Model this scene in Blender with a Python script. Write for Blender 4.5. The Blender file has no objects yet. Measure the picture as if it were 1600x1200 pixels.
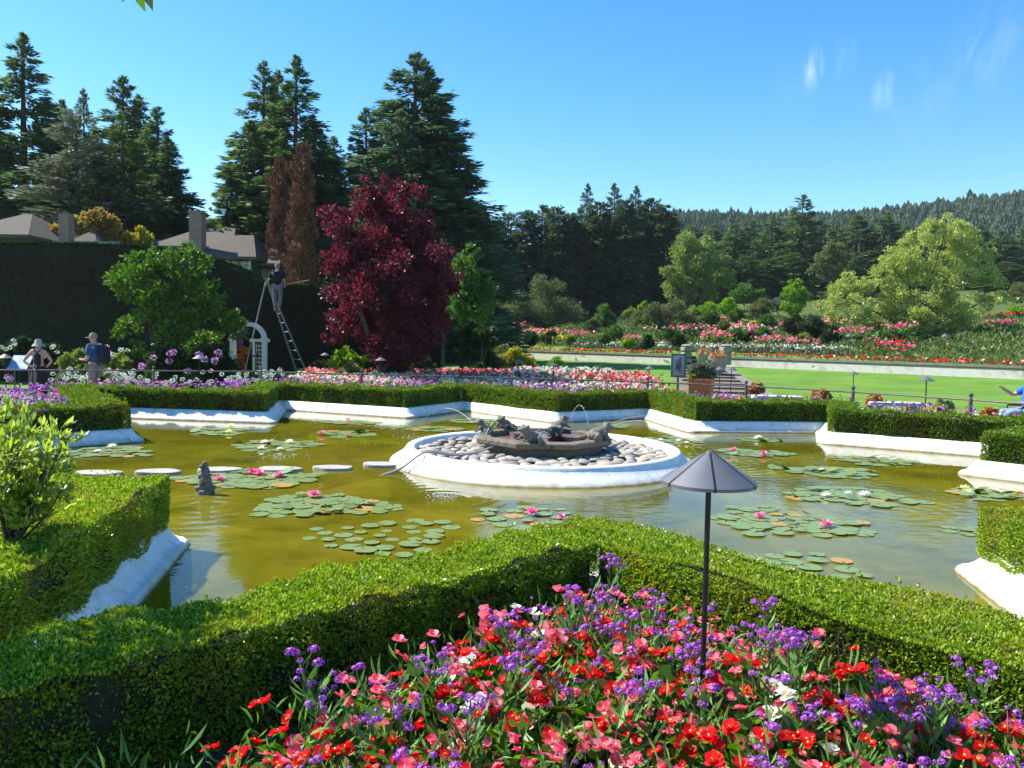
import bpy, bmesh, math, random
import numpy as np
from mathutils import Vector, Matrix
rng = np.random.default_rng(7)
random.seed(7)
PI = math.pi
scene = bpy.context.scene
COL = scene.collection
# ---------------------------------------------------------------- camera
F = 1232.0
CAM = Vector((0, 0, 1.7))
pit = math.atan(70 / F); rol = math.radians(1.0)
fw = Vector((0, math.cos(pit), -math.sin(pit)))
r0 = Vector((1, 0, 0)); u0 = Vector((0, math.sin(pit), math.cos(pit)))
cr = (r0 * math.cos(rol) + u0 * math.sin(rol)).normalized()
cu = (u0 * math.cos(rol) - r0 * math.sin(rol)).normalized()
cam = bpy.data.cameras.new('camera'); camo = bpy.data.objects.new('camera', cam); COL.objects.link(camo)
cam.sensor_width = 36; cam.lens = 36 * F / 1600; cam.clip_end = 3000; cam.clip_start = 0.05
M = Matrix((cr, cu, -fw)).transposed().to_4x4(); M.translation = CAM
camo.matrix_world = M
scene.camera = camo
def ray(px, py):
    return fw + cr * ((px - 800) / F) - cu * ((py - 600) / F)
def D(px, py, Y):            # point seen at a pixel, at ground distance Y
    d = ray(px, py); return CAM + d * (Y / d.y)
def G(px, py, z=0.0):        # point seen at a pixel, at height z
    d = ray(px, py); return CAM + d * ((z - CAM.z) / d.z)

# ---------------------------------------------------------------- tagging
def tag(o, label=None, cat=None, group=None, kind=None):
    if label: o['label'] = label
    if cat: o['category'] = cat
    if group: o['group'] = group
    if kind: o['kind'] = kind
    return o
def empty(name, loc, rz=0, scale=None):
    o = bpy.data.objects.new(name, None); COL.objects.link(o)
    o.location = loc; o.rotation_euler = (0, 0, rz); o.empty_display_size = 0.1
    if scale is not None: o.scale = scale
    return o
def link(name, me, mats=None, parent=None, loc=None, rz=0, scale=None):
    o = bpy.data.objects.new(name, me); COL.objects.link(o)
    if mats is not None and len(me.materials) == 0:
        for m in (mats if isinstance(mats, (list, tuple)) else [mats]): me.materials.append(m)
    if parent: o.parent = parent
    if loc is not None: o.location = loc
    if rz: o.rotation_euler = (0, 0, rz)
    if scale is not None: o.scale = scale
    return o
def copy_tree(o, parent=None):
    c = o.copy(); COL.objects.link(c)
    if parent: c.parent = parent
    for ch in list(o.children): copy_tree(ch, c)
    return c

# ---------------------------------------------------------------- numpy meshes
def np_mesh(name, V, Fq, smooth=False, midx=None, k=4):
    V = np.asarray(V, dtype=np.float32); Fq = np.asarray(Fq, dtype=np.int32)
    me = bpy.data.meshes.new(name)
    me.vertices.add(len(V)); me.vertices.foreach_set('co', V.ravel())
    me.loops.add(Fq.size); me.loops.foreach_set('vertex_index', Fq.ravel())
    me.polygons.add(len(Fq))
    me.polygons.foreach_set('loop_start', np.arange(0, Fq.size, k, dtype=np.int32))
    me.polygons.foreach_set('loop_total', np.full(len(Fq), k, dtype=np.int32))
    if midx is not None: me.polygons.foreach_set('material_index', np.asarray(midx, dtype=np.int32))
    if smooth: me.polygons.foreach_set('use_smooth', np.ones(len(Fq), dtype=bool))
    me.update(calc_edges=True)
    return me
def nrm(a):
    return a / (np.linalg.norm(a, axis=1, keepdims=True) + 1e-9)
def rdir(n): return nrm(rng.normal(size=(n, 3)))
def cards(P, A, B, L, W, mid=0.45):
    """diamond leaf cards: base P, long axis A, side axis B"""
    n = len(P); L = np.broadcast_to(np.asarray(L, float).reshape(-1, 1), (n, 1)); W = np.broadcast_to(np.asarray(W, float).reshape(-1, 1), (n, 1))
    V = np.empty((n, 4, 3))
    V[:, 0] = P; V[:, 1] = P + A * L * mid + B * W * .5
    V[:, 2] = P + A * L; V[:, 3] = P + A * L * mid - B * W * .5
    return V.reshape(-1, 3)
def leafset(P, N, L, W, spread=.8, mid=.45):
    """leaf cards grown around normal N"""
    n = len(P); A = nrm(N + rdir(n) * spread); B = nrm(np.cross(A, rdir(n)))
    s = rng.uniform(.7, 1.25, (n, 1))
    return cards(P, A, B, L * s, W * s, mid)
def quads(nv, off=0): return np.arange(nv).reshape(-1, 4) + off
def join_np(parts):
    """parts: list of (V, Fq, matindex)"""
    Vs, Fs, Ms = [], [], []; o = 0
    for V, Fq, m in parts:
        Vs.append(V); Fs.append(np.asarray(Fq) + o); Ms.append(np.full(len(Fq), m)); o += len(V)
    return np.concatenate(Vs), np.concatenate(Fs), np.concatenate(Ms)

# ---------------------------------------------------------------- simple mesh builder
class MB:
    def __init__(s): s.v = []; s.f = []; s.m = []; s.cm = 0
    def add(s, vs, fs):
        o = len(s.v); s.v += [tuple(v) for v in vs]
        for f in fs: s.f.append(tuple(i + o for i in f)); s.m.append(s.cm)
        return s
    def box(s, c, sz, rz=0, taper=1.0):
        x, y, z = [q / 2 for q in sz]; vs = []
        for dz, t in ((-z, 1), (z, taper)):
            for dx, dy in ((-x, -y), (x, -y), (x, y), (-x, y)):
                X = dx * t; Y = dy * t
                vs.append((c[0] + X * math.cos(rz) - Y * math.sin(rz), c[1] + X * math.sin(rz) + Y * math.cos(rz), c[2] + dz))
        return s.add(vs, [(3, 2, 1, 0), (4, 5, 6, 7), (0, 1, 5, 4), (1, 2, 6, 5), (2, 3, 7, 6), (3, 0, 4, 7)])
    def tube(s, pts, rs, n=8, cap=True):
        pts = [Vector(p) for p in pts]
        if not isinstance(rs, (list, tuple)): rs = [rs] * len(pts)
        vs = []; fs = []; prev = None
        for i, p in enumerate(pts):
            d = (pts[min(i + 1, len(pts) - 1)] - pts[max(i - 1, 0)]).normalized()
            a = prev if prev else (Vector((0, 0, 1)) if abs(d.z) < .9 else Vector((1, 0, 0)))
            u = (a - d * a.dot(d)).normalized(); prev = u; w = d.cross(u)
            for k in range(n):
                t = 2 * PI * k / n; vs.append(p + (u * math.cos(t) + w * math.sin(t)) * rs[i])
        for i in range(len(pts) - 1):
            for k in range(n):
                a = i * n + k; b = i * n + (k + 1) % n
                fs.append((a, b, b + n, a + n))
        if cap: fs.append(tuple(range(n))[::-1]); fs.append(tuple(range((len(pts) - 1) * n, len(pts) * n)))
        return s.add(vs, fs)
    def lathe(s, prof, c=(0, 0, 0), n=16, wob=None):
        vs = []; fs = []
        for r, z in prof:
            for k in range(n):
                t = 2 * PI * k / n; rr = r * (wob(t) if wob else 1)
                vs.append((c[0] + rr * math.cos(t), c[1] + rr * math.sin(t), c[2] + z))
        for i in range(len(prof) - 1):
            for k in range(n):
                a = i * n + k; b = i * n + (k + 1) % n; fs.append((a, b, b + n, a + n))
        return s.add(vs, fs)
    def ell(s, c, r, n=10, m=6, rot=None, rnd=0):
        vs = []; fs = []; c = Vector(c)
        for i in range(m + 1):
            ph = PI * i / m
            for k in range(n):
                t = 2 * PI * k / n
                p = Vector((r[0] * math.sin(ph) * math.cos(t), r[1] * math.sin(ph) * math.sin(t), -r[2] * math.cos(ph)))
                if rnd: p *= 1 + random.uniform(-rnd, rnd)
                if rot: p = rot @ p
                vs.append(c + p)
        for i in range(m):
            for k in range(n):
                a = i * n + k; b = i * n + (k + 1) % n; fs.append((a, b, b + n, a + n))
        return s.add(vs, fs)
    def prism(s, poly, z0, z1):
        n = len(poly); vs = [(p[0], p[1], z0) for p in poly] + [(p[0], p[1], z1) for p in poly]
        fs = [tuple(range(n))[::-1], tuple(range(n, 2 * n))] + [(k, (k + 1) % n, n + (k + 1) % n, n + k) for k in range(n)]
        return s.add(vs, fs)
    def mesh(s, name, smooth=True):
        me = bpy.data.meshes.new(name); me.from_pydata([tuple(v) for v in s.v], [], s.f); me.update()
        if max(s.m or [0]) > 0: me.polygons.foreach_set('material_index', s.m)
        if smooth:
            me.polygons.foreach_set('use_smooth', [True] * len(me.polygons))
            try: me.set_sharp_from_angle(angle=math.radians(40))
            except Exception: pass
        return me
    def build(s, name, mats, parent=None, loc=None, rz=0, smooth=True):
        return link(name, s.mesh(name, smooth), mats, parent, loc, rz)

# ---------------------------------------------------------------- materials
def srgb(r, g, b):
    f = lambda c: (c / 255 / 12.92) if c / 255 <= .04045 else ((c / 255 + .055) / 1.055) ** 2.4
    return (f(r), f(g), f(b), 1)
def newmat(name):
    m = bpy.data.materials.new(name); m.use_nodes = True; nt = m.node_tree
    for n in list(nt.nodes): nt.nodes.remove(n)
    out = nt.nodes.new('ShaderNodeOutputMaterial')
    return m, nt, out
def nd(nt, t, ins=None, **kw):
    n = nt.nodes.new(t)
    for k, v in kw.items(): setattr(n, k, v)
    for k, v in (ins or {}).items():
        if hasattr(v, 'links') or isinstance(v, bpy.types.NodeSocket): nt.links.new(v, n.inputs[k])
        else: n.inputs[k].default_value = v
    return n
def ramp(nt, fac, stops):
    n = nt.nodes.new('ShaderNodeValToRGB'); nt.links.new(fac, n.inputs[0])
    e = n.color_ramp.elements
    while len(e) < len(stops): e.new(.5)
    for i, (p, c) in enumerate(stops):
        e[i].position = p; e[i].color = c if len(c) == 4 else (*c, 1)
    return n.outputs[0]
def math_(nt, op, a, b=0.0, c=0.0):
    n = nt.nodes.new('ShaderNodeMath'); n.operation = op
    for i, v in enumerate((a, b, c)):
        if isinstance(v, bpy.types.NodeSocket): nt.links.new(v, n.inputs[i])
        else: n.inputs[i].default_value = v
    return n.outputs[0]
def leafmat(name, cols, trans=.35, rough=.5, patch=None, patchscale=3.0, spec=.35):
    """foliage: random colour per leaf; slow noise patches of another colour"""
    m, nt, out = newmat(name)
    g = nd(nt, 'ShaderNodeNewGeometry')
    k = len(cols)
    col = ramp(nt, g.outputs['Random Per Island'], [((i + .5) / k if k > 1 else 0, c) for i, c in enumerate(cols)])
    if patch:
        tc = nd(nt, 'ShaderNodeTexCoord')
        no = nd(nt, 'ShaderNodeTexNoise', {'Vector': tc.outputs['Object'], 'Scale': patchscale, 'Detail': 3.0})
        f = ramp(nt, no.outputs[0], [(.5, (0, 0, 0)), (.68, (1, 1, 1))])
        mx = nd(nt, 'ShaderNodeMix', data_type='RGBA'); nt.links.new(f, mx.inputs[0]); nt.links.new(col, mx.inputs[6]); mx.inputs[7].default_value = (*patch, 1)
        col = mx.outputs[2]
    p = nd(nt, 'ShaderNodeBsdfPrincipled', {'Base Color': col, 'Roughness': rough, 'Specular IOR Level': spec})
    if trans > 0:
        hs = nd(nt, 'ShaderNodeHueSaturation', {'Color': col, 'Value': 1.5, 'Saturation': 1.1})
        t = nd(nt, 'ShaderNodeBsdfTranslucent', {'Color': hs.outputs[0]})
        mix = nd(nt, 'ShaderNodeMixShader', {0: trans, 1: p.outputs[0], 2: t.outputs[0]})
        nt.links.new(mix.outputs[0], out.inputs[0])
    else: nt.links.new(p.outputs[0], out.inputs[0])
    return m
def surf(name, c1, c2=None, scale=5, rough=.7, metal=0, bump=0, bscale=30, detail=6, c3=None, spec=.5, stretch=None):
    m, nt, out = newmat(name)
    tc = nd(nt, 'ShaderNodeTexCoord'); vec = tc.outputs['Object']
    if stretch:
        mp = nd(nt, 'ShaderNodeMapping', {'Vector': vec, 'Scale': stretch}); vec = mp.outputs[0]
    p = nd(nt, 'ShaderNodeBsdfPrincipled', {'Roughness': rough, 'Metallic': metal, 'Specular IOR Level': spec})
    if c2:
        no = nd(nt, 'ShaderNodeTexNoise', {'Vector': vec, 'Scale': scale, 'Detail': detail, 'Roughness': .65})
        st = [(.32, c1), (.68, c2)] if not c3 else [(.3, c1), (.5, c2), (.7, c3)]
        nt.links.new(ramp(nt, no.outputs[0], st), p.inputs['Base Color'])
    else: p.inputs['Base Color'].default_value = (*c1, 1) if len(c1) == 3 else c1
    if bump:
        n2 = nd(nt, 'ShaderNodeTexNoise', {'Vector': vec, 'Scale': bscale, 'Detail': 4.0})
        b = nd(nt, 'ShaderNodeBump', {'Height': n2.outputs[0], 'Strength': bump, 'Distance': .02})
        nt.links.new(b.outputs[0], p.inputs['Normal'])
    nt.links.new(p.outputs[0], out.inputs[0])
    return m

MT = {}
MT['box'] = leafmat('boxwood_leaf', [(.09, .165, .010), (.17, .28, .018), (.26, .38, .028), (.40, .48, .07)], .36, .36, (.30, .32, .04), 2.6)
MT['box_far'] = leafmat('boxwood_leaf_distant', [(.075, .14, .010), (.13, .22, .014), (.20, .30, .024)], .28, .55, (.17, .2, .02), 1.5)
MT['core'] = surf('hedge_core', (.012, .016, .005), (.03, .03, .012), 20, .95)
MT['twig'] = surf('twig_bark', (.10, .075, .05), (.05, .035, .025), 20, .9)
MT['bark'] = surf('tree_bark', (.09, .07, .055), (.035, .028, .022), 6, .95, bump=.6, bscale=12, stretch=(4, 4, .7))
MT['soil'] = surf('bed_soil', (.03, .022, .015), (.06, .045, .03), 8, .95, bump=.5)
MT['metal'] = surf('dark_metal', (.012, .011, .011), (.022, .02, .02), 14, .55, .35)
MT['hood'] = surf('lamp_hood_metal', (.11, .115, .13), (.14, .145, .16), 9, .5, .2)
MT['rail'] = surf('rail_metal', (.16, .14, .125), (.10, .085, .08), 12, .5, .4)
MT['verb_leaf'] = leafmat('verbena_leaf', [(.07, .17, .03), (.13, .26, .05), (.21, .36, .10)], .25, .5)
MT['beg_leaf'] = leafmat('begonia_leaf', [(.07, .17, .015), (.11, .25, .02), (.18, .30, .04), (.14, .06, .02)], .4, .35)
MT['red'] = leafmat('red_petal', [(.50, .006, .012), (.72, .010, .010), (.88, .022, .014), (.80, .012, .03), (.62, .01, .02)], .5, .5)
MT['pink'] = leafmat('pink_petal', [(.72, .09, .18), (.88, .18, .28), (.92, .30, .40), (.94, .46, .50)], .5, .5)
MT['white'] = leafmat('white_petal', [(.8, .78, .66), (.85, .84, .76)], .25, .5)
MT['purple'] = leafmat('purple_floret', [(.26, .04, .36), (.40, .09, .52), (.56, .20, .66)], .25, .5)
MT['yellow'] = surf('stamen_yellow', (.8, .5, .03), (.8, .6, .1), 30, .7)
MT['stem'] = surf('flower_stem', (.07, .13, .03), (.10, .16, .05), 20, .7)

# ---------------------------------------------------------------- star pond plan
def gxy(px, py, z=0.0): p = G(px, py, z); return (p.x, p.y)
PT = {  # inward points of the beds at the waterline, in order counter-clockwise
 1: gxy(640, 654), 2: gxy(866, 661), 3: gxy(1075, 676), 4: gxy(1276, 693), 5: gxy(1492, 741),
 6: (5.3, 7.9), 7: gxy(1485, 886), 8: (.57, 5.38), 9: gxy(300, 845), 10: gxy(85, 745), 11: gxy(228, 690), 12: gxy(432, 662)}
NT = {  # notches between bed k and bed k+1
 1: gxy(724, 642), 2: gxy(1003, 654), 3: gxy(1275, 677), 4: (7.8, 11.9), 5: (7.9, 8.4), 6: (5.84, 5.3), 7: (2.8, 2.65),
 8: (-1.97, 3.0), 9: (-5.77, 6.07), 10: (-7.5, 10.4), 11: (-8.1, 15.6), 12: gxy(446, 641)}
star = []; kindv = []
for k in (1, 12, 11, 10, 9, 8, 7, 6, 5, 4, 3, 2):       # anticlockwise seen from above
    star += [PT[k], NT[(k - 2) % 12 + 1]]; kindv += [('P', k), ('N', (k - 2) % 12 + 1)]
SP = np.array(star)
def off_vert(i, off):
    n = len(SP); a = SP[(i - 1) % n]; b = SP[i]; c = SP[(i + 1) % n]
    d1 = (b - a) / np.linalg.norm(b - a); d2 = (c - b) / np.linalg.norm(c - b)
    n1 = np.array([d1[1], -d1[0]]); n2 = np.array([d2[1], -d2[0]])     # outward normals of an anticlockwise polygon
    m = n1 + n2; m /= (m @ n1) + 1e-9
    L = np.linalg.norm(m)
    if L > 3.2: m *= 3.2 / L
    return b + m * off
def idx(kind, k): return kindv.index((kind, k))
# distance outwards from the waterline
def star_dist(X, Y):
    X = np.asarray(X, float); Y = np.asarray(Y, float); dmin = np.full(X.shape, 1e9); ins = np.zeros(X.shape, bool)
    n = len(SP)
    for i in range(n):
        a = SP[i]; b = SP[(i + 1) % n]; ab = b - a
        t = np.clip(((X - a[0]) * ab[0] + (Y - a[1]) * ab[1]) / (ab @ ab), 0, 1)
        dmin = np.minimum(dmin, np.hypot(X - a[0] - t * ab[0], Y - a[1] - t * ab[1]))
        c = ((a[1] > Y) != (b[1] > Y)) & (X < (b[0] - a[0]) * (Y - a[1]) / (b[1] - a[1] + 1e-12) + a[0])
        ins ^= c
    return np.where(ins, -dmin, dmin)

# rail posts on plan
rail_px = [(-110, 576.5), (55, 577), (240, 578), (408, 579.5), (565, 584), (714, 587), (862, 591), (1012, 596), (1166, 602), (1333, 611), (1517, 623), (1700, 636)]
RZ = .75
rail_pts = [gxy(x, y, RZ) for x, y in rail_px]
rail_pts += [(11.6, 10.6), (12.4, 7.5)]
RP = np.array(rail_pts)
def rail_y(x): return np.interp(x, RP[:12, 0], RP[:12, 1])
def smooth(a, b, x):
    t = np.clip((np.asarray(x, float) - a) / (b - a), 0, 1); return t * t * (3 - 2 * t)
# retaining wall line on plan
WL = np.array([((820 - 800) / F * 58, 58.), (9.9, 48.), (12.9, 44.6), (15.3, 42.), (22., 34.), (30., 27.)])
def wall_y(x): return np.interp(x, [-60, -6, *WL[:, 0], 60], [50, 60, *WL[:, 1], 10])
CX, CY = .45, 11.1
def ground_z(x, y):
    x = np.asarray(x, float); y = np.asarray(y, float)
    wy = wall_y(x)
    z = -.1 + .38 * smooth(0, 1, (y - 22) / (wy - 22))
    z = z + np.where(x < 3, .55 * smooth(3, -3, x) * 0, 0)
    z = z + .04 * np.sin(x * .35 + y * .2) * smooth(24, 30, y)
    return z
def terrace_z(x, y):
    t = np.asarray(y, float) - wall_y(x)
    return .84 + .08 * np.clip(t - 3, 0, 200) + .02 * np.clip(t - 60, 0, 500)
def gz(x, y):
    return float(terrace_z(x, y)) if y > float(wall_y(x)) else float(ground_z(x, y))
# ================================================================ SETTING
# world + sun
SUN = Vector((-.90, .36, 0)).normalized(); EL = math.radians(47)
sund = Vector((SUN.x * math.cos(EL), SUN.y * math.cos(EL), math.sin(EL)))
w = bpy.data.worlds.new('World'); scene.world = w; w.use_nodes = True
nt = w.node_tree
for n in list(nt.nodes): nt.nodes.remove(n)
sky = nd(nt, 'ShaderNodeTexSky', sky_type='NISHITA', sun_disc=False)
sky.sun_elevation = EL; sky.sun_rotation = math.atan2(SUN.x, SUN.y); sky.altitude = 50; sky.air_density = 1.0; sky.dust_density = .25; sky.ozone_density = 2.2
geo = nd(nt, 'ShaderNodeTexCoord')
col = nd(nt, 'ShaderNodeHueSaturation', {'Color': sky.outputs[0], 'Saturation': 1.4, 'Value': 1.0}).outputs[0]
# faint streaks of cirrus
def wisp(d, size, stretch, amt, seed):
    dv = Vector(d).normalized()
    vm = nd(nt, 'ShaderNodeVectorMath', {0: geo.outputs['Generated'], 1: tuple(dv)}, operation='SUBTRACT')
    mp = nd(nt, 'ShaderNodeMapping', {'Vector': vm.outputs[0], 'Rotation': (0, stretch[1], 0), 'Scale': (stretch[0], 1, 1)})
    ln = nd(nt, 'ShaderNodeVectorMath', {0: mp.outputs[0]}, operation='LENGTH')
    fall = math_(nt, 'SUBTRACT', 1.0, math_(nt, 'DIVIDE', ln.outputs['Value'], size)); fall = math_(nt, 'MAXIMUM', fall, 0)
    m2 = nd(nt, 'ShaderNodeMapping', {'Vector': mp.outputs[0], 'Location': (seed, 0, 0), 'Scale': (30, 22, 9)})
    no = nd(nt, 'ShaderNodeTexNoise', {'Vector': m2.outputs[0], 'Scale': 2.0, 'Detail': 6.0, 'Distortion': .6})
    f = math_(nt, 'MAXIMUM', math_(nt, 'MULTIPLY', math_(nt, 'SUBTRACT', no.outputs[0], .38), 3.0), 0)
    return math_(nt, 'MULTIPLY', math_(nt, 'MULTIPLY', fall, f), amt)
tot = None
for (px, py, s, st, a, sd) in ((1271, 105, .028, (2.2, .35), .75, 3), (1382, 142, .026, (1.7, .15), .7, 9), (1545, 80, .06, (1.5, -.2), .28, 15), (1440, 160, .05, (1.2, .3), .15, 21), (1320, 92, .03, (2.2, .1), .2, 27), (1250, 135, .04, (1.2, 1.2), .12, 31)):
    d = ray(px, py).normalized(); v = wisp(d, s, st, a * .36, sd)
    tot = v if tot is None else math_(nt, 'ADD', tot, v)
tot = math_(nt, 'MINIMUM', tot, .8)
mx = nd(nt, 'ShaderNodeMix', data_type='RGBA'); nt.links.new(tot, mx.inputs[0]); nt.links.new(col, mx.inputs[6]); mx.inputs[7].default_value = (7.5, 8.2, 9.2, 1)
bg = nd(nt, 'ShaderNodeBackground', {'Color': mx.outputs[2], 'Strength': .12})
nt.links.new(bg.outputs[0], nd(nt, 'ShaderNodeOutputWorld').inputs[0])
sl = bpy.data.lights.new('sun', 'SUN'); sl.energy = 5; sl.angle = math.radians(.53); sl.color = (1, .95, .86)
so = bpy.data.objects.new('sun', sl); COL.objects.link(so); so.rotation_euler = sund.to_track_quat('Z', 'Y').to_euler()
scene.view_settings.view_transform = 'Standard'; scene.view_settings.look = 'None'; scene.view_settings.exposure = 1.05
scene.cycles.max_bounces = 6; scene.cycles.transparent_max_bounces = 12
scene.cycles.diffuse_bounces = 2; scene.cycles.glossy_bounces = 3; scene.cycles.caustics_reflective = False; scene.cycles.caustics_refractive = False

# ground: one polar sheet that dips under the pond and beds
def grassmat(name, a, b, c, scale=.5):
    m, nt, out = newmat(name)
    tc = nd(nt, 'ShaderNodeTexCoord')
    n1 = nd(nt, 'ShaderNodeTexNoise', {'Vector': tc.outputs['Object'], 'Scale': scale, 'Detail': 8.0, 'Roughness': .6})
    n2 = nd(nt, 'ShaderNodeTexNoise', {'Vector': tc.outputs['Object'], 'Scale': 28.0, 'Detail': 3.0})
    mp = nd(nt, 'ShaderNodeMapping', {'Vector': tc.outputs['Object'], 'Rotation': (0, 0, .9), 'Scale': (.25, 2.2, 1)})
    n3 = nd(nt, 'ShaderNodeTexNoise', {'Vector': mp.outputs[0], 'Scale': .6, 'Detail': 2.0})
    s = math_(nt, 'ADD', math_(nt, 'MULTIPLY', n1.outputs[0], .5), math_(nt, 'ADD', math_(nt, 'MULTIPLY', n2.outputs[0], .22), math_(nt, 'MULTIPLY', n3.outputs[0], .28)))
    col = ramp(nt, s, [(.38, a), (.5, b), (.62, c)])
    bp = nd(nt, 'ShaderNodeBump', {'Height': n2.outputs[0], 'Strength': .4, 'Distance': .03})
    p = nd(nt, 'ShaderNodeBsdfPrincipled', {'Base Color': col, 'Roughness': .85, 'Normal': bp.outputs[0], 'Specular IOR Level': .2})
    nt.links.new(p.outputs[0], out.inputs[0]); return m
MT['lawn'] = grassmat('lawn_grass', (.075, .16, .016), (.105, .21, .020), (.15, .25, .03))
MT['rough'] = grassmat('terrace_ground', (.035, .06, .012), (.07, .11, .02), (.10, .10, .03), .3)
MT['paving'] = surf('path_paving', (.20, .18, .155), (.28, .255, .22), 3, .9, bump=.3)
def grid_mesh(name, X, Y, Z):
    r, c = X.shape; V = np.stack([X, Y, Z], -1).reshape(-1, 3)
    I = np.arange(r * c).reshape(r, c); Fq = np.stack([I[:-1, :-1], I[:-1, 1:], I[1:, 1:], I[1:, :-1]], -1).reshape(-1, 4)
    return np_mesh(name, V, Fq, True)
# path sheet close to the pond
rr = np.array([.01, 7, 9.0, 9.31, 9.6, 11, 13, 15, 18, 22, 27, 34, 45, 70, 120, 300, 690.]); tt = np.linspace(0, 2 * PI, 145)
R_, T_ = np.meshgrid(rr, tt, indexing='ij')
X = CX + R_ * np.cos(T_); Y = CY + R_ * np.sin(T_)
Z = np.where(R_ < 9.2, -.75, -.16) + 0 * X
Z[R_ > 100] = -1.5
tag(link('ground', grid_mesh('ground', X, Y, Z), MT['paving']), 'pale stone path ground around the star pond', None, None, 'structure')
# lawn
xs = np.linspace(-70, 45, 150); ts = np.linspace(0, 1, 60)
XX, TT = np.meshgrid(xs, ts, indexing='ij')
y0 = np.where(XX < -8, 60, 0) * 0 + np.interp(XX, [-70, -12, 0, 5, 9, 12, 45], [24, 24, 24, 22.6, 21.5, 17, 8])
YY = y0 + (wall_y(XX) + .2 - y0) * TT
ZZ = ground_z(XX, YY) + .03
tag(link('lawn', grid_mesh('lawn', XX, YY, ZZ), MT['lawn']), 'bright green mown lawn below the retaining wall', None, None, 'structure')
# terrace ground
ts = np.concatenate([np.linspace(.0, 4, 5), np.linspace(6, 120, 50)])
xs = np.linspace(-90, 110, 160)
XX, TT = np.meshgrid(xs, ts, indexing='ij'); YY = wall_y(XX) + .2 + TT; ZZ = terrace_z(XX, YY)
ZZ[:, 0] = ground_z(XX[:, 0], YY[:, 0]) if False else ZZ[:, 0]
tag(link('terrace_ground', grid_mesh('terrace_ground', XX, YY, ZZ), MT['rough']), None, None, None, 'structure')
# strip of lawn on the terrace
ts = np.linspace(0, 1, 4); xs = np.linspace(-12, 45, 80); XX, TT = np.meshgrid(xs, ts, indexing='ij')
YY = wall_y(XX) + 1.3 + TT * np.interp(XX, [-12, 0, 10, 14, 20, 45], [9, 6.5, 5, 4.2, 2.2, 1]); ZZ = terrace_z(XX, YY) + .03
tag(link('terrace_lawn', grid_mesh('terrace_lawn', XX, YY, ZZ), MT['lawn']), None, None, None, 'structure')
# hill with a far wood
def hill_z(x, y):
    x = np.asarray(x, float); y = np.asarray(y, float)
    ridge = np.interp(x / np.maximum(y, 1), [-.9, 0., .1, .2, .3, .45, .56, .66, 1.2], [15, 40, 50, 56, 58, 62, 65, 69, 78]) * 1.0
    return 7 + ridge * smooth(170, 440, y) + 2.5 * np.sin(x * .031) * smooth(170, 300, y)
xs = np.linspace(-.95, 1.02, 90); ys = np.concatenate([np.linspace(150, 460, 30), [520, 640]])
SX, YY = np.meshgrid(xs, ys, indexing='ij'); XX = SX * YY; ZZ = hill_z(XX, YY); ZZ[:, 0] = 0
tag(link('hill', grid_mesh('hill', XX, YY, ZZ), surf('hill_ground', (.02, .035, .012), (.035, .05, .018), .2, .9)), 'distant wooded hill', None, None, 'structure')
# soil of the beds: a ring of wedges outside the hedge line
V = []; Fq = []
n = len(SP)
for i in range(n):
    V.append((*off_vert(i, .3), .14)); 
for i in range(n):
    v = np.array(V[i][:2]); c = np.array([CX, CY]); d = v - c; d /= np.linalg.norm(d); 
    V.append((*(c + d * 9.7), .12 if kindv[i][0] == 'P' else .10))
for i in range(n):
    j = (i + 1) % n; Fq.append((i, j, n + j, n + i))
tag(link('bed_soil', np_mesh('bed_soil', V, Fq), MT['soil']), None, None, None, 'structure')

# kerb of the pond
SP0 = SP
def round_star(rad=.16, seg=4, off=0.0):
    pts = []; n = len(SP0); SP = np.array([off_vert(i, off) for i in range(n)]) if off else SP0
    for i in range(n):
        a = SP[(i - 1) % n]; b = SP[i]; c = SP[(i + 1) % n]
        r = rad if kindv[i][0] == 'P' else .06
        p = b + (a - b) / np.linalg.norm(a - b) * r; q = b + (c - b) / np.linalg.norm(c - b) * r
        for s in range(seg + 1):
            t = s / seg; pts.append((1 - t) ** 2 * p + 2 * t * (1 - t) * b + t * t * q)
    return np.array(pts)
RS = round_star()
def off_poly(Pn, off):
    a = np.roll(Pn, 1, 0); c = np.roll(Pn, -1, 0)
    d1 = Pn - a; d1 /= np.linalg.norm(d1, axis=1, keepdims=True); d2 = c - Pn; d2 /= np.linalg.norm(d2, axis=1, keepdims=True)
    n1 = np.stack([d1[:, 1], -d1[:, 0]], 1); n2 = np.stack([d2[:, 1], -d2[:, 0]], 1)
    m = n1 + n2; m /= (m * n1).sum(1, keepdims=True) + 1e-9
    L = np.linalg.norm(m, axis=1, keepdims=True); m = np.where(L > 2.4, m * 2.4 / L, m)
    return Pn + m * off
prof = [(-.03, -.6), (-.02, -.02), (0, .03), (.02, .05), (.035, .05), (.08, .085), (.13, .145), (.16, .19), (.185, .20), (.28, .195), (.45, .19)]
V = []; n = len(RS)
for o, z in prof:
    q = round_star(max(.05, .16 - o * .3), 4, o) ; V += [(*p, z) for p in q]
Fq = []
for i in range(len(prof) - 1):
    for k in range(n):
        a = i * n + k; b = i * n + (k + 1) % n; Fq.append((a, a + n, b + n, b))
mk, nt, out = newmat('kerb_white_paint')
tc = nd(nt, 'ShaderNodeTexCoord'); g = nd(nt, 'ShaderNodeSeparateXYZ', {0: tc.outputs['Object']})
n1 = nd(nt, 'ShaderNodeTexNoise', {'Vector': tc.outputs['Object'], 'Scale': 6.0, 'Detail': 8.0, 'Roughness': .7})
n2 = nd(nt, 'ShaderNodeTexNoise', {'Vector': tc.outputs['Object'], 'Scale': 60.0, 'Detail': 3.0})
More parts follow.
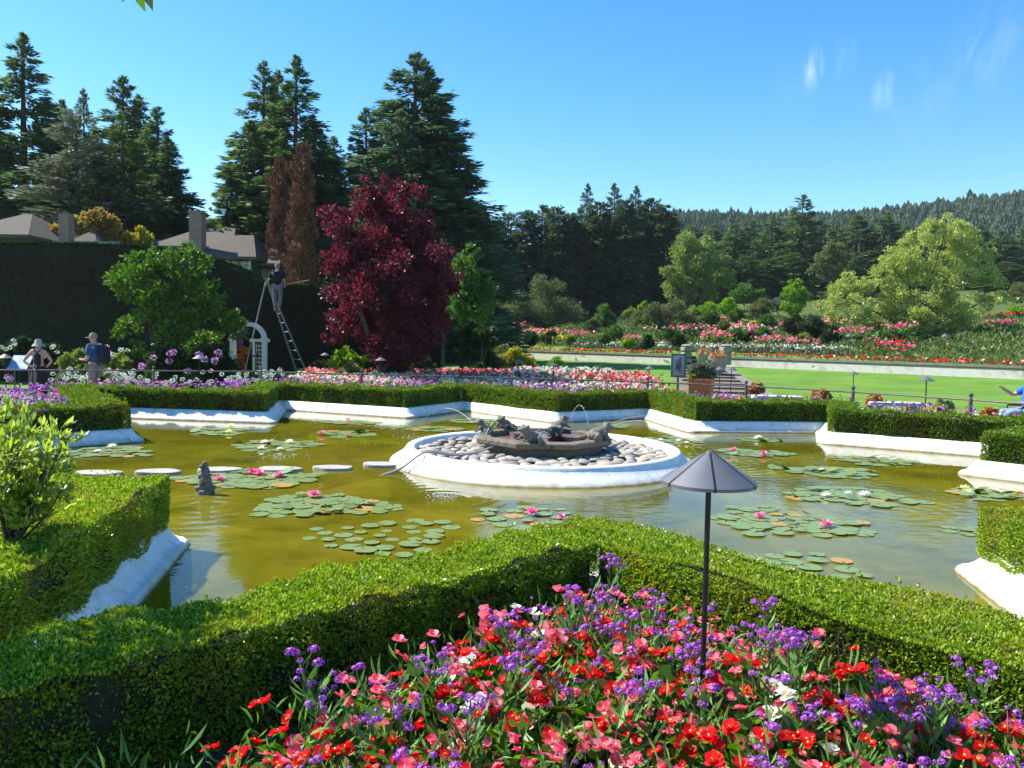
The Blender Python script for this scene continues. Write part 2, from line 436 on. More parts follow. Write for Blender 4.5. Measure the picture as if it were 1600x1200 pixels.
line = ramp(nt, math_(nt, 'ADD', g.outputs[2], math_(nt, 'MULTIPLY', n1.outputs[0], .035)), [(.0, (.10, .09, .03)), (.022, (.20, .17, .08)), (.038, (.52, .47, .36)), (.06, (.70, .68, .62)), (.09, (.82, .82, .80))])
n4 = nd(nt, 'ShaderNodeTexVoronoi', {'Vector': tc.outputs['Object'], 'Scale': 1.1}, feature='DISTANCE_TO_EDGE')
spot = ramp(nt, n1.outputs[0], [(.28, (.62, .58, .48)), (.42, (.86, .84, .78)), (.58, (1, 1, 1))])
mm = nd(nt, 'ShaderNodeMix', data_type='RGBA', blend_type='MULTIPLY'); mm.inputs[0].default_value = .8
crack = ramp(nt, math_(nt, 'ADD', n4.outputs['Distance'], math_(nt, 'MULTIPLY', math_(nt, 'SUBTRACT', n2.outputs[0], .5), .02)), [(.0, (.55, .52, .46)), (.006, (1, 1, 1))])
m5 = nd(nt, 'ShaderNodeMix', data_type='RGBA', blend_type='MULTIPLY'); m5.inputs[0].default_value = 1; nt.links.new(spot, m5.inputs[6]); nt.links.new(crack, m5.inputs[7])
nt.links.new(line, mm.inputs[6]); nt.links.new(m5.outputs[2], mm.inputs[7])
bp = nd(nt, 'ShaderNodeBump', {'Height': n2.outputs[0], 'Strength': .5, 'Distance': .012})
p = nd(nt, 'ShaderNodeBsdfPrincipled', {'Base Color': mm.outputs[2], 'Roughness': .6, 'Normal': bp.outputs[0]})
nt.links.new(p.outputs[0], out.inputs[0]); MT['kerb'] = mk
tag(link('pond_kerb', np_mesh('pond_kerb', V, Fq, True), mk), 'white painted star shaped kerb round the pond', None, None, 'structure')

# pond floor and water
def fan(Pn, z, name):
    c = Pn.mean(0); V = [(*p, z) for p in Pn] + [(CX, CY, z)]; n = len(Pn)
    return np_mesh(name, V, [(k, (k + 1) % n, n) for k in range(n)], k=3)
mf, nt, out = newmat('pond_floor_algae')
tc = nd(nt, 'ShaderNodeTexCoord')
n1 = nd(nt, 'ShaderNodeTexNoise', {'Vector': tc.outputs['Object'], 'Scale': .8, 'Detail': 7.0, 'Roughness': .65})
p = nd(nt, 'ShaderNodeBsdfPrincipled', {'Base Color': ramp(nt, n1.outputs[0], [(.3, (.12, .125, .005)), (.5, (.20, .195, .008)), (.68, (.29, .265, .02))]), 'Roughness': .9})
nt.links.new(p.outputs[0], out.inputs[0])
tag(link('pond_floor', fan(off_poly(RS, .02), -.42, 'pond_floor'), mf), None, None, None, 'structure')
mw, nt, out = newmat('pond_water')
tc = nd(nt, 'ShaderNodeTexCoord'); O = tc.outputs['Object']
mp = nd(nt, 'ShaderNodeMapping', {'Vector': O, 'Rotation': (0, 0, .25), 'Scale': (1.0, 2.0, 1)})
na = nd(nt, 'ShaderNodeTexNoise', {'Vector': mp.outputs[0], 'Scale': 5.5, 'Detail': 2.0, 'Distortion': .4})
nb = nd(nt, 'ShaderNodeTexNoise', {'Vector': O, 'Scale': .35, 'Detail': 1.0})
calm = ramp(nt, nb.outputs[0], [(.42, (.10, .10, .10)), (.62, (1, 1, 1))])
h = math_(nt, 'MULTIPLY', math_(nt, 'MULTIPLY', na.outputs[0], .8), calm)
for (px, py, k, dec, amp) in ((692, 778, 34., 1.3, .3), (1120, 722, 34., 1.3, .3), (440, 713, 42., .9, .3), (322, 790, 30., 1.2, .5), (640, 672, 40, .6, .3), (1130, 705, 44., .9, .4), (900, 770, 26., 1.8, .12), (1400, 800, 30., 1.2, .2)):
    c = G(px, py, 0)
    dv = nd(nt, 'ShaderNodeVectorMath', {0: O, 1: (c.x, c.y, 0)}, operation='DISTANCE').outputs['Value']
    wv = math_(nt, 'MULTIPLY', math_(nt, 'SINE', math_(nt, 'MULTIPLY', dv, k)), math_(nt, 'EXPONENT', math_(nt, 'MULTIPLY', math_(nt, 'POWER', math_(nt, 'DIVIDE', dv, dec), 2.0), -1.0)))
    h = math_(nt, 'ADD', h, math_(nt, 'MULTIPLY', wv, amp * .6))
bp = nd(nt, 'ShaderNodeBump', {'Height': h, 'Strength': .32, 'Distance': .012})
fr = nd(nt, 'ShaderNodeFresnel', {'IOR': 1.27, 'Normal': bp.outputs[0]})
gl = nd(nt, 'ShaderNodeBsdfGlossy', {'Color': (1, 1, 1, 1), 'Roughness': .02, 'Normal': bp.outputs[0]})
tr = nd(nt, 'ShaderNodeBsdfTransparent', {'Color': (.80, .80, .45, 1)})
nm = nd(nt, 'ShaderNodeTexNoise', {'Vector': O, 'Scale': .9, 'Detail': 6.0, 'Roughness': .6})
mud = nd(nt, 'ShaderNodeBsdfDiffuse', {'Color': ramp(nt, nm.outputs[0], [(.3, (.10, .098, .005)), (.5, (.185, .168, .008)), (.7, (.29, .245, .018))])})
body = nd(nt, 'ShaderNodeMixShader', {0: .58, 1: tr.outputs[0], 2: mud.outputs[0]})
mix = nd(nt, 'ShaderNodeMixShader', {0: fr.outputs[0], 1: body.outputs[0], 2: gl.outputs[0]})
nt.links.new(mix.outputs[0], out.inputs[0])
tag(link('pond_water', fan(off_poly(RS, .03), 0, 'pond_water'), mw), 'olive green water of the star pond', None, None, 'structure')

# ================================================================ HEDGES
def wavy(P, s=1.0):
    return .016 * s * (np.sin(P[:, 0] * 7.1 + 1.3 * P[:, 2]) + np.sin(P[:, 1] * 6.3 + P[:, 0] * 3) + np.sin(P[:, 0] * 17 + P[:, 1] * 13))
def tri_sample(a, b, c, n):
    u = rng.random((n, 1)); v = rng.random((n, 1)); m = (u + v) > 1; u = np.where(m, 1 - u, u); v = np.where(m, 1 - v, v)
    return a + (b - a) * u + (c - a) * v
def inset(P, d):
    n = len(P); P = [np.array(p) for p in P]; c = sum(P) / n; out = []
    for i in range(n):
        a, b, e = P[i - 1], P[i], P[(i + 1) % n]; ns = []
        for u, v in ((a, b), (b, e)):
            t = (v - u) / np.linalg.norm(v - u); m = np.array([t[1], -t[0]])
            if m @ (c - u) < 0: m = -m
            ns.append(m)
        m = ns[0] + ns[1]; m /= max(.35, m @ ns[0]); out.append(tuple(b + m * d))
    return out
def hedge(name, label, polys, sides, z0, z1, L, W, dens, mats, group, topd=1.0, bare=None, wv=1.0, hf=None, parent=None, spread=.75):
    """polys: convex plan polygons of the top; sides: plan edges (a,b, outward normal side, density factor)"""
    Vl = []; core = MB()
    hf = hf or (lambda X, Y: 0 * X)
    for poly in polys:
        poly = [np.array([*p, z1]) for p in poly]
        for k in range(1, len(poly) - 1):
            a, b, c = poly[0], poly[k], poly[k + 1]
            A = .5 * np.linalg.norm(np.cross(b - a, c - a)); n = int(A * dens * topd)
            P = tri_sample(a, b, c, n); P[:, 2] += wavy(P, wv) + hf(P[:, 0], P[:, 1]) - rng.random(n) * L * .9
            N = np.tile([0, 0, 1.], (n, 1)); Vl.append(leafset(P, N, L, W, spread))
            ns = int(A * min(90, dens * .006))            # stray shoots
            if ns:
                Q = tri_sample(a, b, c, ns); Q[:, 2] += wavy(Q, wv); sd = nrm(rdir(ns) * .5 + [0, 0, 1.]); hh_ = rng.uniform(1, 3.2, ns) * L
                for f_ in (.25, .5, .75, 1.0): Vl.append(leafset(np.repeat(Q + sd * (hh_ * f_)[:, None], 2, 0), np.repeat(sd, 2, 0), L, W, .9))
        c2 = sum(q[:2] for q in poly) / len(poly)
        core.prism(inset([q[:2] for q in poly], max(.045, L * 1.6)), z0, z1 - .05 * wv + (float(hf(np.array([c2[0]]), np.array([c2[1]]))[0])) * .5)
    for a, b, df in sides:
        a = np.array(a); b = np.array(b); l = np.linalg.norm(b - a); d = (b - a) / l; nn = np.array([d[1], -d[0], 0])
        n = int(l * (z1 - z0) * dens * df); t = rng.random(n) * l; zz = z0 + rng.random(n) * (z1 - z0)
        thin = (np.sin(t * 5.1 + zz * 9) * np.sin(t * 2.3 - zz * 14 + 1) > .45) & (zz < z1 - .1) & (rng.random(n) < .6); t = t[~thin]; zz = zz[~thin]; n = len(t)
        if bare is not None:   # thin foliage low down where the stems show
            keep = rng.random(n) < np.clip(bare + (zz - z0) / (z1 - z0) * 1.1, 0, 1); t = t[keep]; zz = zz[keep]; n = len(t)
        P = np.zeros((n, 3)); P[:, :2] = a + d * t[:, None]; P[:, 2] = zz
        edge = smooth(z1 - .05, z1, zz)
        P += nn * ((wavy(P * [1, 1, 2.3], wv) - edge * .02 - rng.random(n) * L * .9)[:, None])
        P[:, 2] += hf(P[:, 0], P[:, 1]) * ((zz - z0) / (z1 - z0))
        N = np.tile(nn, (n, 1)) + np.array([0, 0, .35]); Vl.append(leafset(P, nrm(N), L, W, spread))
    V = np.concatenate(Vl); cv = np.array(core.v)
    parts = [(V, quads(len(V)), 0)]
    me = np_mesh(name, V, quads(len(V)))
    root = empty(name, (0, 0, 0)) if parent is None else parent
    link('foliage', me, mats[0], root)
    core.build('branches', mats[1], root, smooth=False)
    if label: tag(root, label, 'hedge', group)
    return root
def xy(i, off): return tuple(off_vert(i, off))
ZT = .57
CORNER = {9: (-2.72, 6.22), 7: (3.52, 5.86)}
def bedhedge(k, label, L, W, dens, mats, width=.46, z1=ZT, solid=False, far=True, bare=None):
    ip = idx('P', k); i0 = (ip - 1) % len(SP); i1 = (ip + 1) % len(SP); o = .22
    a, b, c = xy(i0, o), xy(ip, o), xy(i1, o); a2, b2, c2 = xy(i0, o + width), xy(ip, o + width), xy(i1, o + width)
    if k in CORNER: b = CORNER[k]
    sides = [(b, a, 1), (c, b, 1)]
    if solid:
        polys = [(a, b, c)]
    else:
        polys = [(a, b, b2, a2), (b, c, c2, b2)]
        if bare is None: sides += [(a2, b2, .6), (b2, c2, .6)]
    r = hedge('box_hedge', label, polys, sides, .16, z1, L, W, dens, mats, 'clipped box hedges round the star pond', bare=None)
    return r, (a, b, c, a2, b2, c2)
fm = (MT['box_far'], MT['core'])
far_labels = {1: 'clipped box hedge wedge left of the fountain, its corner under the red leaved tree', 2: 'clipped box hedge wedge straight behind the fountain frogs',
 3: 'clipped box hedge wedge in front of the orange square planter', 4: 'clipped box hedge wedge with a lit stone bench behind it, right of the planter hedge',
 5: 'clipped box hedge end at the right edge with a bright corner beside yellow water lilies', 12: 'clipped box hedge wedge in front of the man, behind the yellow lily',
 11: 'clipped box hedge wedge at far left with purple verbena on top and dark front', 10: 'box hedge wedge behind the leafy shrub at the left edge',
 7: 'clipped box hedge corner at the right edge above the bright white kerb'}
for k, lb in far_labels.items():
    dist = math.hypot(*PT[k])
    L = .024 * max(1, dist / 9); 
    if k == 7: L = .02
    bedhedge(k, lb, L, L * .55, 2.3 / (.5 * L * L * .55), (MT['box'] if k == 7 else MT['box_far'], MT['core']), solid=(k in (10, 7)), z1=(.50 if k == 7 else ZT))
# left wedge: a solid clipped top that carries the shrub
bedhedge(9, 'broad solid box hedge wedge at left with a young shrub growing out of its top', .021, .012, 16000, (MT['box'], MT['core']), solid=True)
# near V hedge
ip = idx('P', 8); i0 = (ip - 1) % len(SP); i1 = (ip + 1) % len(SP)
# order: star is anticlockwise, so i0 is the notch before, i1 after
o = .22; wd = .47
a, b, c = xy(i0, o), xy(ip, o), xy(i1, o); a2, b2, c2 = xy(i0, o + wd), xy(ip, o + wd), xy(i1, o + wd)
near = empty('box_hedge', (0, 0, 0)); tag(near, 'large V shaped box hedge in front with the tall dark lamp and flowers inside it', 'hedge', 'clipped box hedges round the star pond')
hedge('hn', None, [(a, b, b2, a2), (b, c, c2, b2)], [(b, a, .5), (c, b, .5)], .16, ZT, .0175, .0105, 28000, (MT['box'], MT['core']), None, parent=near)
left_in = (a2, b2); right_in = (b2, c2)
hedge('hi', None, [], [(*left_in, 1)], .13, ZT - .0, .019, .011, 27000, (MT['box'], MT['core']), None, parent=near)
hedge('hj', None, [], [(*right_in, 1)], .13, ZT - .0, .019, .011, 28000, (MT['box'], MT['core']), None, parent=near, bare=.12)
for ch in list(near.children):
    if ch.name.startswith('branches') and len(ch.data.vertices) == 0: bpy.data.objects.remove(ch)
# bare stems showing low on the inside of the right arm
tw = MB(); e0 = np.array(right_in[0]); e1 = np.array(right_in[1]); l = np.linalg.norm(e1 - e0); d = (e1 - e0) / l; nn = np.array([d[1], -d[0]])
for k in range(330):
    t = random.uniform(.0, l); p = e0 + d * t - nn * random.uniform(.0, .06); h = random.uniform(.18, .42); q = p + d * random.uniform(-.04, .04)
    p2 = p + d * random.uniform(-.05, .05)
    tw.tube([(p[0], p[1], .12), (p2[0], p2[1], .12 + h * .5), (q[0], q[1], .12 + h)], [.0035, .003, .0015], 4, False)
tw.build('stems', MT['twig'], near)
# ================================================================ NEAR THINGS
def shapecards(P, A, B, N, shape, S):
    """flat or cupped n-gon cards; shape: (k,3) along A, B, N"""
    sh = np.array(shape, float); n = len(P); S = np.broadcast_to(np.asarray(S, float).reshape(-1, 1), (n, 1))
    V = np.empty((n, len(sh), 3))
    for i, (u, v, w_) in enumerate(sh): V[:, i] = P + (A * u + B * v + N * w_) * S
    return V.reshape(-1, 3)
def frame(N):
    A = nrm(np.cross(N, rdir(len(N)))); return A, np.cross(N, A)
ROUND = [(0, 0, 0), (.18, .42, .10), (.6, .5, .16), (.95, .22, .08), (.95, -.22, .08), (.6, -.5, .16), (.18, -.42, .10)]
def kmesh(name, V, k, mat=None):
    me = np_mesh(name, V, np.arange(len(V)).reshape(-1, k), k=k)
    if mat: me.materials.append(mat)
    return me
def mix_mesh(name, sets, mats):
    """sets: list of (V,k,m)"""
    bmv = []; loops = []; ls = []; lt = []; mi = []; o = 0; lo = 0
    for V, k, m in sets:
        n = len(V) // k; bmv.append(V); loops.append(np.arange(len(V)) + o); ls.append(np.arange(n) * k + lo); lt.append(np.full(n, k)); mi.append(np.full(n, m)); o += len(V); lo += len(V)
    V = np.concatenate(bmv).astype(np.float32); me = bpy.data.meshes.new(name)
    me.vertices.add(len(V)); me.vertices.foreach_set('co', V.ravel())
    L = np.concatenate(loops).astype(np.int32); me.loops.add(len(L)); me.loops.foreach_set('vertex_index', L)
    S = np.concatenate(ls).astype(np.int32); me.polygons.add(len(S)); me.polygons.foreach_set('loop_start', S)
    me.polygons.foreach_set('loop_total', np.concatenate(lt).astype(np.int32)); me.polygons.foreach_set('material_index', np.concatenate(mi).astype(np.int32))
    me.update(calc_edges=True)
    for m in mats: me.materials.append(m)
    return me
def blossom_mesh(colr, nfl=2):
    sets = []
    for f in range(nfl):
        c = np.array([random.uniform(-.02, .02), random.uniform(-.02, .02), random.uniform(-.012, .012)]) if nfl > 1 else np.zeros(3)
        ax = nrm(np.array([[random.uniform(-.5, .5), random.uniform(-.7, .2), .8]]))[0]
        a = nrm(np.cross(ax, [[.3, .9, .1]]))[0]; b = np.cross(ax, a)
        rows = []
        npet = random.choice([5, 6, 8])
        for k in range(npet):
            t = 2 * PI * k / npet + random.uniform(-.2, .2); dirv = a * math.cos(t) + b * math.sin(t)
            dirv = dirv + ax * random.uniform(-.1, 1.1); dirv /= np.linalg.norm(dirv); sd = np.cross(ax, dirv); sd /= np.linalg.norm(sd)
            nn = np.cross(dirv, sd); s = random.uniform(.016, .026)
            rows.append(shapecards(c[None], dirv[None], sd[None], nn[None], ROUND, s))
        sets.append((np.concatenate(rows), 7, 0))
        yc = c + ax * .007; N = rdir(6); A, B = frame(N)
        sets.append((cards(np.tile(yc, (6, 1)), N, A, .006, .006), 4, 1))
    return mix_mesh('blossom', sets, [MT[colr], MT['yellow']])
BL = {c: [blossom_mesh(c, n) for n in (1, 2, 2, 3)] for c in ('red', 'pink', 'white')}
def begonia_leaves():
    n = 34; P = np.stack([rng.normal(0, .045, n), rng.normal(0, .045, n), rng.uniform(.02, .21, n)], 1)
    N = nrm(np.stack([P[:, 0] * 6, P[:, 1] * 6, np.full(n, .6)], 1) + rdir(n) * .45); A, B = frame(N)
    return kmesh('foliage', shapecards(P, A, B, N, ROUND, rng.uniform(.035, .065, n)), 7, MT['beg_leaf'])
BLV = [begonia_leaves() for _ in range(5)]
def begonia(colr, label):
    root = empty('begonia_plant', (0, 0, 0)); tag(root, label, 'flower', 'begonias in the front flower bed')
    link('foliage', random.choice(BLV), None, root)
    for k in range(random.choice([3, 4, 5])):
        t = random.uniform(0, 2 * PI); r = random.uniform(.01, .09)
        b = link('blossom', random.choice(BL[colr]), None, root, (r * math.cos(t), r * math.sin(t), random.uniform(.20, .31)), random.uniform(0, 6), (random.uniform(.75, 1.4),) * 3)
    return root
beg = {}
for c, lb in (('red', 'red flowering begonia in the flower bed inside the near hedge'), ('pink', 'pink flowering begonia in the flower bed inside the near hedge'), ('white', 'white flowering begonia in the flower bed inside the near hedge')):
    beg[c] = [begonia(c, lb) for _ in range(5)]
def head_mesh(n=34, r=.016):
    N = rdir(n); N[:, 2] = np.abs(N[:, 2]) * .9 - .15; N = nrm(N); A, B = frame(N)
    P = N * [[r, r, r * .75]]
    sh = [(.5 * math.cos(t), .5 * math.sin(t), 0) for t in np.linspace(0, 2 * PI, 6)[:-1]]
    return kmesh('flower_head', shapecards(P, A, B, nrm(N + rdir(n) * .3), sh, rng.uniform(.006, .0105, n)), 5, MT['purple'])
HD = [head_mesh(30, .013), head_mesh(40, .017), head_mesh(48, .020)]
def verbena(h, sp, label):
    root = empty('verbena_plant', (0, 0, 0)); tag(root, label, 'flower', 'purple verbenas in the front flower bed')
    st = MB(); PL = []; AL = []; heads = []
    for s in range(random.choice([2, 3])):
        t = random.uniform(0, 2 * PI); top = Vector((sp * math.cos(t) * random.random(), sp * math.sin(t) * random.random(), h * random.uniform(.75, 1)))
        mid = top * .55 + Vector((random.uniform(-.02, .02), random.uniform(-.02, .02), 0)); st.tube([(0, 0, 0), mid, top], [.003, .0024, .0017], 5, False)
        heads.append(top)
        for q in range(random.choice([3, 4, 5])):
            a = random.uniform(0, 2 * PI); e = top + Vector((math.cos(a), math.sin(a), random.uniform(.1, .9))) * random.uniform(.025, .06); b0 = mid.lerp(top, random.uniform(.6, .9))
            st.tube([b0, e], [.0015, .001], 4, False); heads.append(e)
        for q in range(6):
            f = random.uniform(.12, .85); p = mid * (f * 2) if f < .5 else mid.lerp(top, f * 2 - 1)
            a = random.uniform(0, 2 * PI)
            for s2 in (0, PI): PL.append(p[:]); AL.append((math.cos(a + s2), math.sin(a + s2), random.uniform(.5, 1.5)))
    for q in range(12):
        a = random.uniform(0, 2 * PI); PL.append((random.uniform(-.04, .04), random.uniform(-.04, .04), random.uniform(0, .12))); AL.append((math.cos(a), math.sin(a), random.uniform(.6, 2.2)))
    st.build('stem', MT['stem'], root)
    P = np.array(PL); A = nrm(np.array(AL)); B = nrm(np.cross(A, rdir(len(P)) + [0, 0, 2.])); N = np.cross(A, B); S = rng.uniform(.06, .13, len(P))
    me = kmesh('leaves', shapecards(P, A, B, N, [(0, 0, 0), (.3, .07, .04), (.65, .06, .03), (1, 0, -.08), (.65, -.06, .03), (.3, -.07, .04)], S), 6, MT['verb_leaf'])
    link('leaves', me, None, root)
    for hpt in heads: link('flower_head', random.choice(HD), None, root, hpt, random.uniform(0, 6), (random.uniform(.5, .95),) * 3)
    return root
vlab = 'purple verbena on thin stems rising among the begonias in the near bed'
VB = [verbena(random.uniform(.34, .46), .09, vlab) for _ in range(9)]
A2, B2, C2 = np.array(a2), np.array(b2), np.array(c2)
def in_bed(x, y, m=.12):
    def side(p, q, x, y):
        d = (q - p) / np.linalg.norm(q - p); return (x - p[0]) * d[1] - (y - p[1]) * d[0]
    return min(side(A2, B2, x, y), side(B2, C2, x, y))
def to_px(x, y, z):
    v = Vector((x, y, z)) - CAM; dz = v.dot(fw); return 800 + F * v.dot(cr) / dz, 600 - F * v.dot(cu) / dz
used = {}
def plant_spots(n, mind, zt, margin, xr, yr, box, tries=6000):
    out = []
    for _ in range(tries):
        if len(out) >= n: break
        x = random.uniform(*xr); y = random.uniform(*yr); px, py = to_px(x, y, zt)
        if not (box[0] < px < box[2] and box[1] < py < box[3]): continue
        sd = in_bed(x, y)
        if sd < margin(px, x, y): continue
        if all((x - u) ** 2 + (y - v) ** 2 > mind * mind for u, v in out): out.append((x, y))
    return out
first = {id(o) for v in beg.values() for o in v}
spots = plant_spots(150, .135, .38, lambda px, x, y: (.34 if in_left(x, y) else .12) , (-1.4, 3.0), (2.0, 4.6), (300, 900, 1640, 1300)) if False else None
def sideL(x, y): d = (B2 - A2) / np.linalg.norm(B2 - A2); return (x - A2[0]) * d[1] - (y - A2[1]) * d[0]
def sideR(x, y): d = (C2 - B2) / np.linalg.norm(C2 - B2); return (x - B2[0]) * d[1] - (y - B2[1]) * d[0]
def marg(px, x, y): return 0
def spots_in(n, mind, zt, mL, mR, box, tries=9000):
    out = []
    for _ in range(tries):
        if len(out) >= n: break
        x = random.uniform(-1.6, 3.2); y = random.uniform(1.9, 4.7); px, py = to_px(x, y, zt)
        if not (box[0] < px < box[2] and box[1] < py < box[3]): continue
        if sideL(x, y) < mL(y) or sideR(x, y) < mR: continue
        if all((x - u) ** 2 + (y - v) ** 2 > mind * mind for u, v in out): out.append((x, y))
    return out
nb_ = {c: 0 for c in beg}
for (x, y) in spots_in(235, .1, .38, lambda yy: .47 if yy < 3.1 else .28, .10, (290, 940, 1640, 1290)):
    c = random.choices(('red', 'pink', 'white'), (50, 45, 5))[0]
    i = nb_[c]; nb_[c] += 1; src = beg[c][i % 5]
    o = src if i < 5 else copy_tree(src)
    o.location = (x, y, .13); o.rotation_euler.z = random.uniform(-1, 1); s = random.uniform(.85, 1.2); o.scale = (s, s, s)
k = 0
def put_verb(x, y, s=1.0):
    global k
    o = VB[k] if k < len(VB) else copy_tree(random.choice(VB))
    k += 1; o.location = (x, y, .13); o.rotation_euler.z = random.uniform(0, 6.28); o.scale = (s, s, s * random.uniform(.9, 1.08))
for (x, y) in spots_in(50, .19, .52, lambda yy: .36, .14, (430, 880, 1640, 1280)):
    px, py = to_px(x, y, .5)
    put_verb(x, y, random.uniform(.85, 1.2))
for (px, py) in ((962, 850), (905, 900), (935, 905), (1010, 925), (1200, 940), (1235, 960), (1180, 965), (1245, 990), (1460, 1005), (1400, 1040), (1490, 1040), (1560, 1020), (1010, 900), (880, 905), (960, 930)):
    p = G(px, py, .64); x, y = p.x, p.y
    y = min(y, 4.3)
    if sideL(x, y) < .1: continue
    put_verb(x, y, 1.12)
for (px, py, sc) in ((498, 1012, 1.15), (790, 945, 1.1)):
    p = G(px, py, .60); put_verb(p.x, p.y, sc)
# small weed leaves low in the bed (ground cover)
def low_leaves():
    n = 9000; x = rng.uniform(-1.5, 3.2, n); y = rng.uniform(1.9, 4.6, n)
    ok = np.array([sideL(a_, b_) > .12 and sideR(a_, b_) > .03 for a_, b_ in zip(x, y)]); x = x[ok]; y = y[ok]; n = len(x)
    P = np.stack([x, y, .13 + rng.uniform(0, .13, n)], 1); A = nrm(rdir(n) + [0, 0, .8]); B = nrm(np.cross(A, rdir(n)))
    V = cards(P, A, B, rng.uniform(.03, .08, n), rng.uniform(.012, .03, n))
    tag(link('undergrowth', np_mesh('undergrowth', V, quads(len(V))), MT['beg_leaf']), 'low leaves between the flowers', None, None, 'stuff')
low_leaves()
def lance_leaves():
    n = 7500; x = rng.uniform(-1.5, 3.2, n); y = rng.uniform(1.9, 4.6, n)
    ok = np.array([sideL(a_, b_) > .2 + (.12 if b_ < 3 else 0) and sideR(a_, b_) > .08 for a_, b_ in zip(x, y)]); x = x[ok]; y = y[ok]; n = len(x)
    P = np.stack([x, y, .13 + rng.uniform(.05, .30, n)], 1); A = nrm(rdir(n) * .75 + [0, 0, .9]); B = nrm(np.cross(A, rdir(n))); N = np.cross(A, B)
    me = kmesh('blade_foliage', shapecards(P, A, B, N, [(0, 0, 0), (.3, .05, .04), (.65, .045, .03), (1, 0, -.1), (.65, -.045, .03), (.3, -.05, .04)], rng.uniform(.05, .12, n)), 6, MT['verb_leaf'])
    tag(link('blade_foliage', me), 'narrow leaves between the flowers', None, None, 'stuff')
lance_leaves()

# ---- lamps
def lamp(label, h=1.15, R=.172, hh=.105, grp='conical path lamps', hood='hood', ribs=6, post=.0105):
    root = empty('path_lamp', (0, 0, 0)); tag(root, label, 'garden lamp', grp)
    hb = MB(); n = 48 if ribs > 5 else 20
    hb.lathe([(.012, h), (.02, h - .004), (R, h - hh), (R, h - hh - .012), (R - .006, h - hh - .012), (R - .006, h - hh), (.018, h - .02)], n=n)
    o = hb.build('hood', MT[hood], root)
    if ribs > 5:
        sm = MB()
        for q in range(6):
            t = 2 * PI * q / 6 - PI / 2 - .12; ct, st = math.cos(t), math.sin(t); nx, ny = -st, ct; hw = .0035
            r1, z1, r2, z2 = .018, h - .002, R + .0015, h - hh + .0015
            sm.add([(ct * r1 + nx * hw, st * r1 + ny * hw, z1), (ct * r2 + nx * hw, st * r2 + ny * hw, z2), (ct * r2 - nx * hw, st * r2 - ny * hw, z2), (ct * r1 - nx * hw, st * r1 - ny * hw, z1),
                    (ct * r2 + nx * hw, st * r2 + ny * hw, z2 - .015), (ct * r2 - nx * hw, st * r2 - ny * hw, z2 - .015)], [(0, 1, 2, 3), (1, 4, 5, 2)])
        sm.build('seam', MT['metal'], o, smooth=False)
    MB().tube([(0, 0, h - .03), (0, 0, 0)], [post, post], 10).build('pole', MT['metal'], root)
    MB().lathe([(.0, h + .006), (.011, h + .004), (.014, h - .004)], n=12).build('finial', MT[hood], root)
    return root
nl = lamp('tall dark path lamp with a seamed conical hood, standing in the front flowers', 1.17, .174, .108, None)
lp = G(1110, 706, 1.30); nl.location = (lp.x * 2.9 / lp.y, 2.9, .13)
lp = D(1109, 706, 2.9); nl.location = (lp.x, lp.y, lp.z - 1.17)

# ---- shrub on the left wedge
MT['shrub'] = leafmat('young_shrub_leaf', [(.22, .32, .04), (.30, .40, .06), (.38, .46, .10)], .45, .4)
def leafy_branches(name, root, tips, base, L, W, per, mat, barkm, jit=.03):
    br = MB(); PL = []; NL = []
    for tp in tips:
        tp = Vector(tp); b = Vector(base); m = b.lerp(tp, .5) + Vector((random.uniform(-.08, .08), random.uniform(-.08, .08), random.uniform(-.02, .08)))
        br.tube([b, m, tp], [.009, .006, .002], 5, False)
        for q in range(per):
            t = random.uniform(.35, 1.0); p = b.lerp(m, t * 2) if t < .5 else m.lerp(tp, t * 2 - 1)
            tw_ = Vector((random.uniform(-1, 1), random.uniform(-1, 1), random.uniform(-.3, 1))).normalized() * random.uniform(.04, .16)
            br.tube([p, p + tw_], [.002, .001], 3, False)
            for s in np.linspace(.4, 1, 5):
                for _ in range(2): PL.append((p + tw_ * float(s))[:]); NL.append((tw_.normalized() + Vector((random.uniform(-.8, .8), random.uniform(-.8, .8), random.uniform(-.2, .9))))[:])
    br.build('branches', barkm, root)
    P = np.array(PL); A = nrm(np.array(NL)); B = nrm(np.cross(A, rdir(len(P)) * .5 + [0, 0, 1.])); N = np.cross(A, B)
    me = kmesh('foliage', shapecards(P, A, B, N, [(0, 0, 0), (.3, .17, .05), (.65, .15, .03), (1, 0, -.1), (.65, -.15, .03), (.3, -.17, .05)], rng.uniform(L * .7, L * 1.3, len(P))), 6, mat)
    link('foliage', me, None, root)
sb = G(15, 850, .55); root = empty('shrub', sb); tag(root, 'young shrub with pale green leaves growing from the left hedge top', 'shrub')
tips = []
for (px, py) in ((5, 650), (30, 642), (60, 655), (90, 668), (125, 662), (100, 690), (115, 735), (75, 700), (40, 690), (10, 700), (20, 740), (60, 745), (-30, 660), (-20, 720), (90, 800), (50, 790), (10, 800), (-10, 770), (45, 665), (75, 672), (20, 670), (0, 760), (35, 720)):
    q = D(px, py, sb.y + random.uniform(-.3, .35)) - sb; tips.append(q)
leafy_branches('shrub', root, tips, (0, 0, -.05), .055, .02, 13, MT['shrub'], MT['bark'])

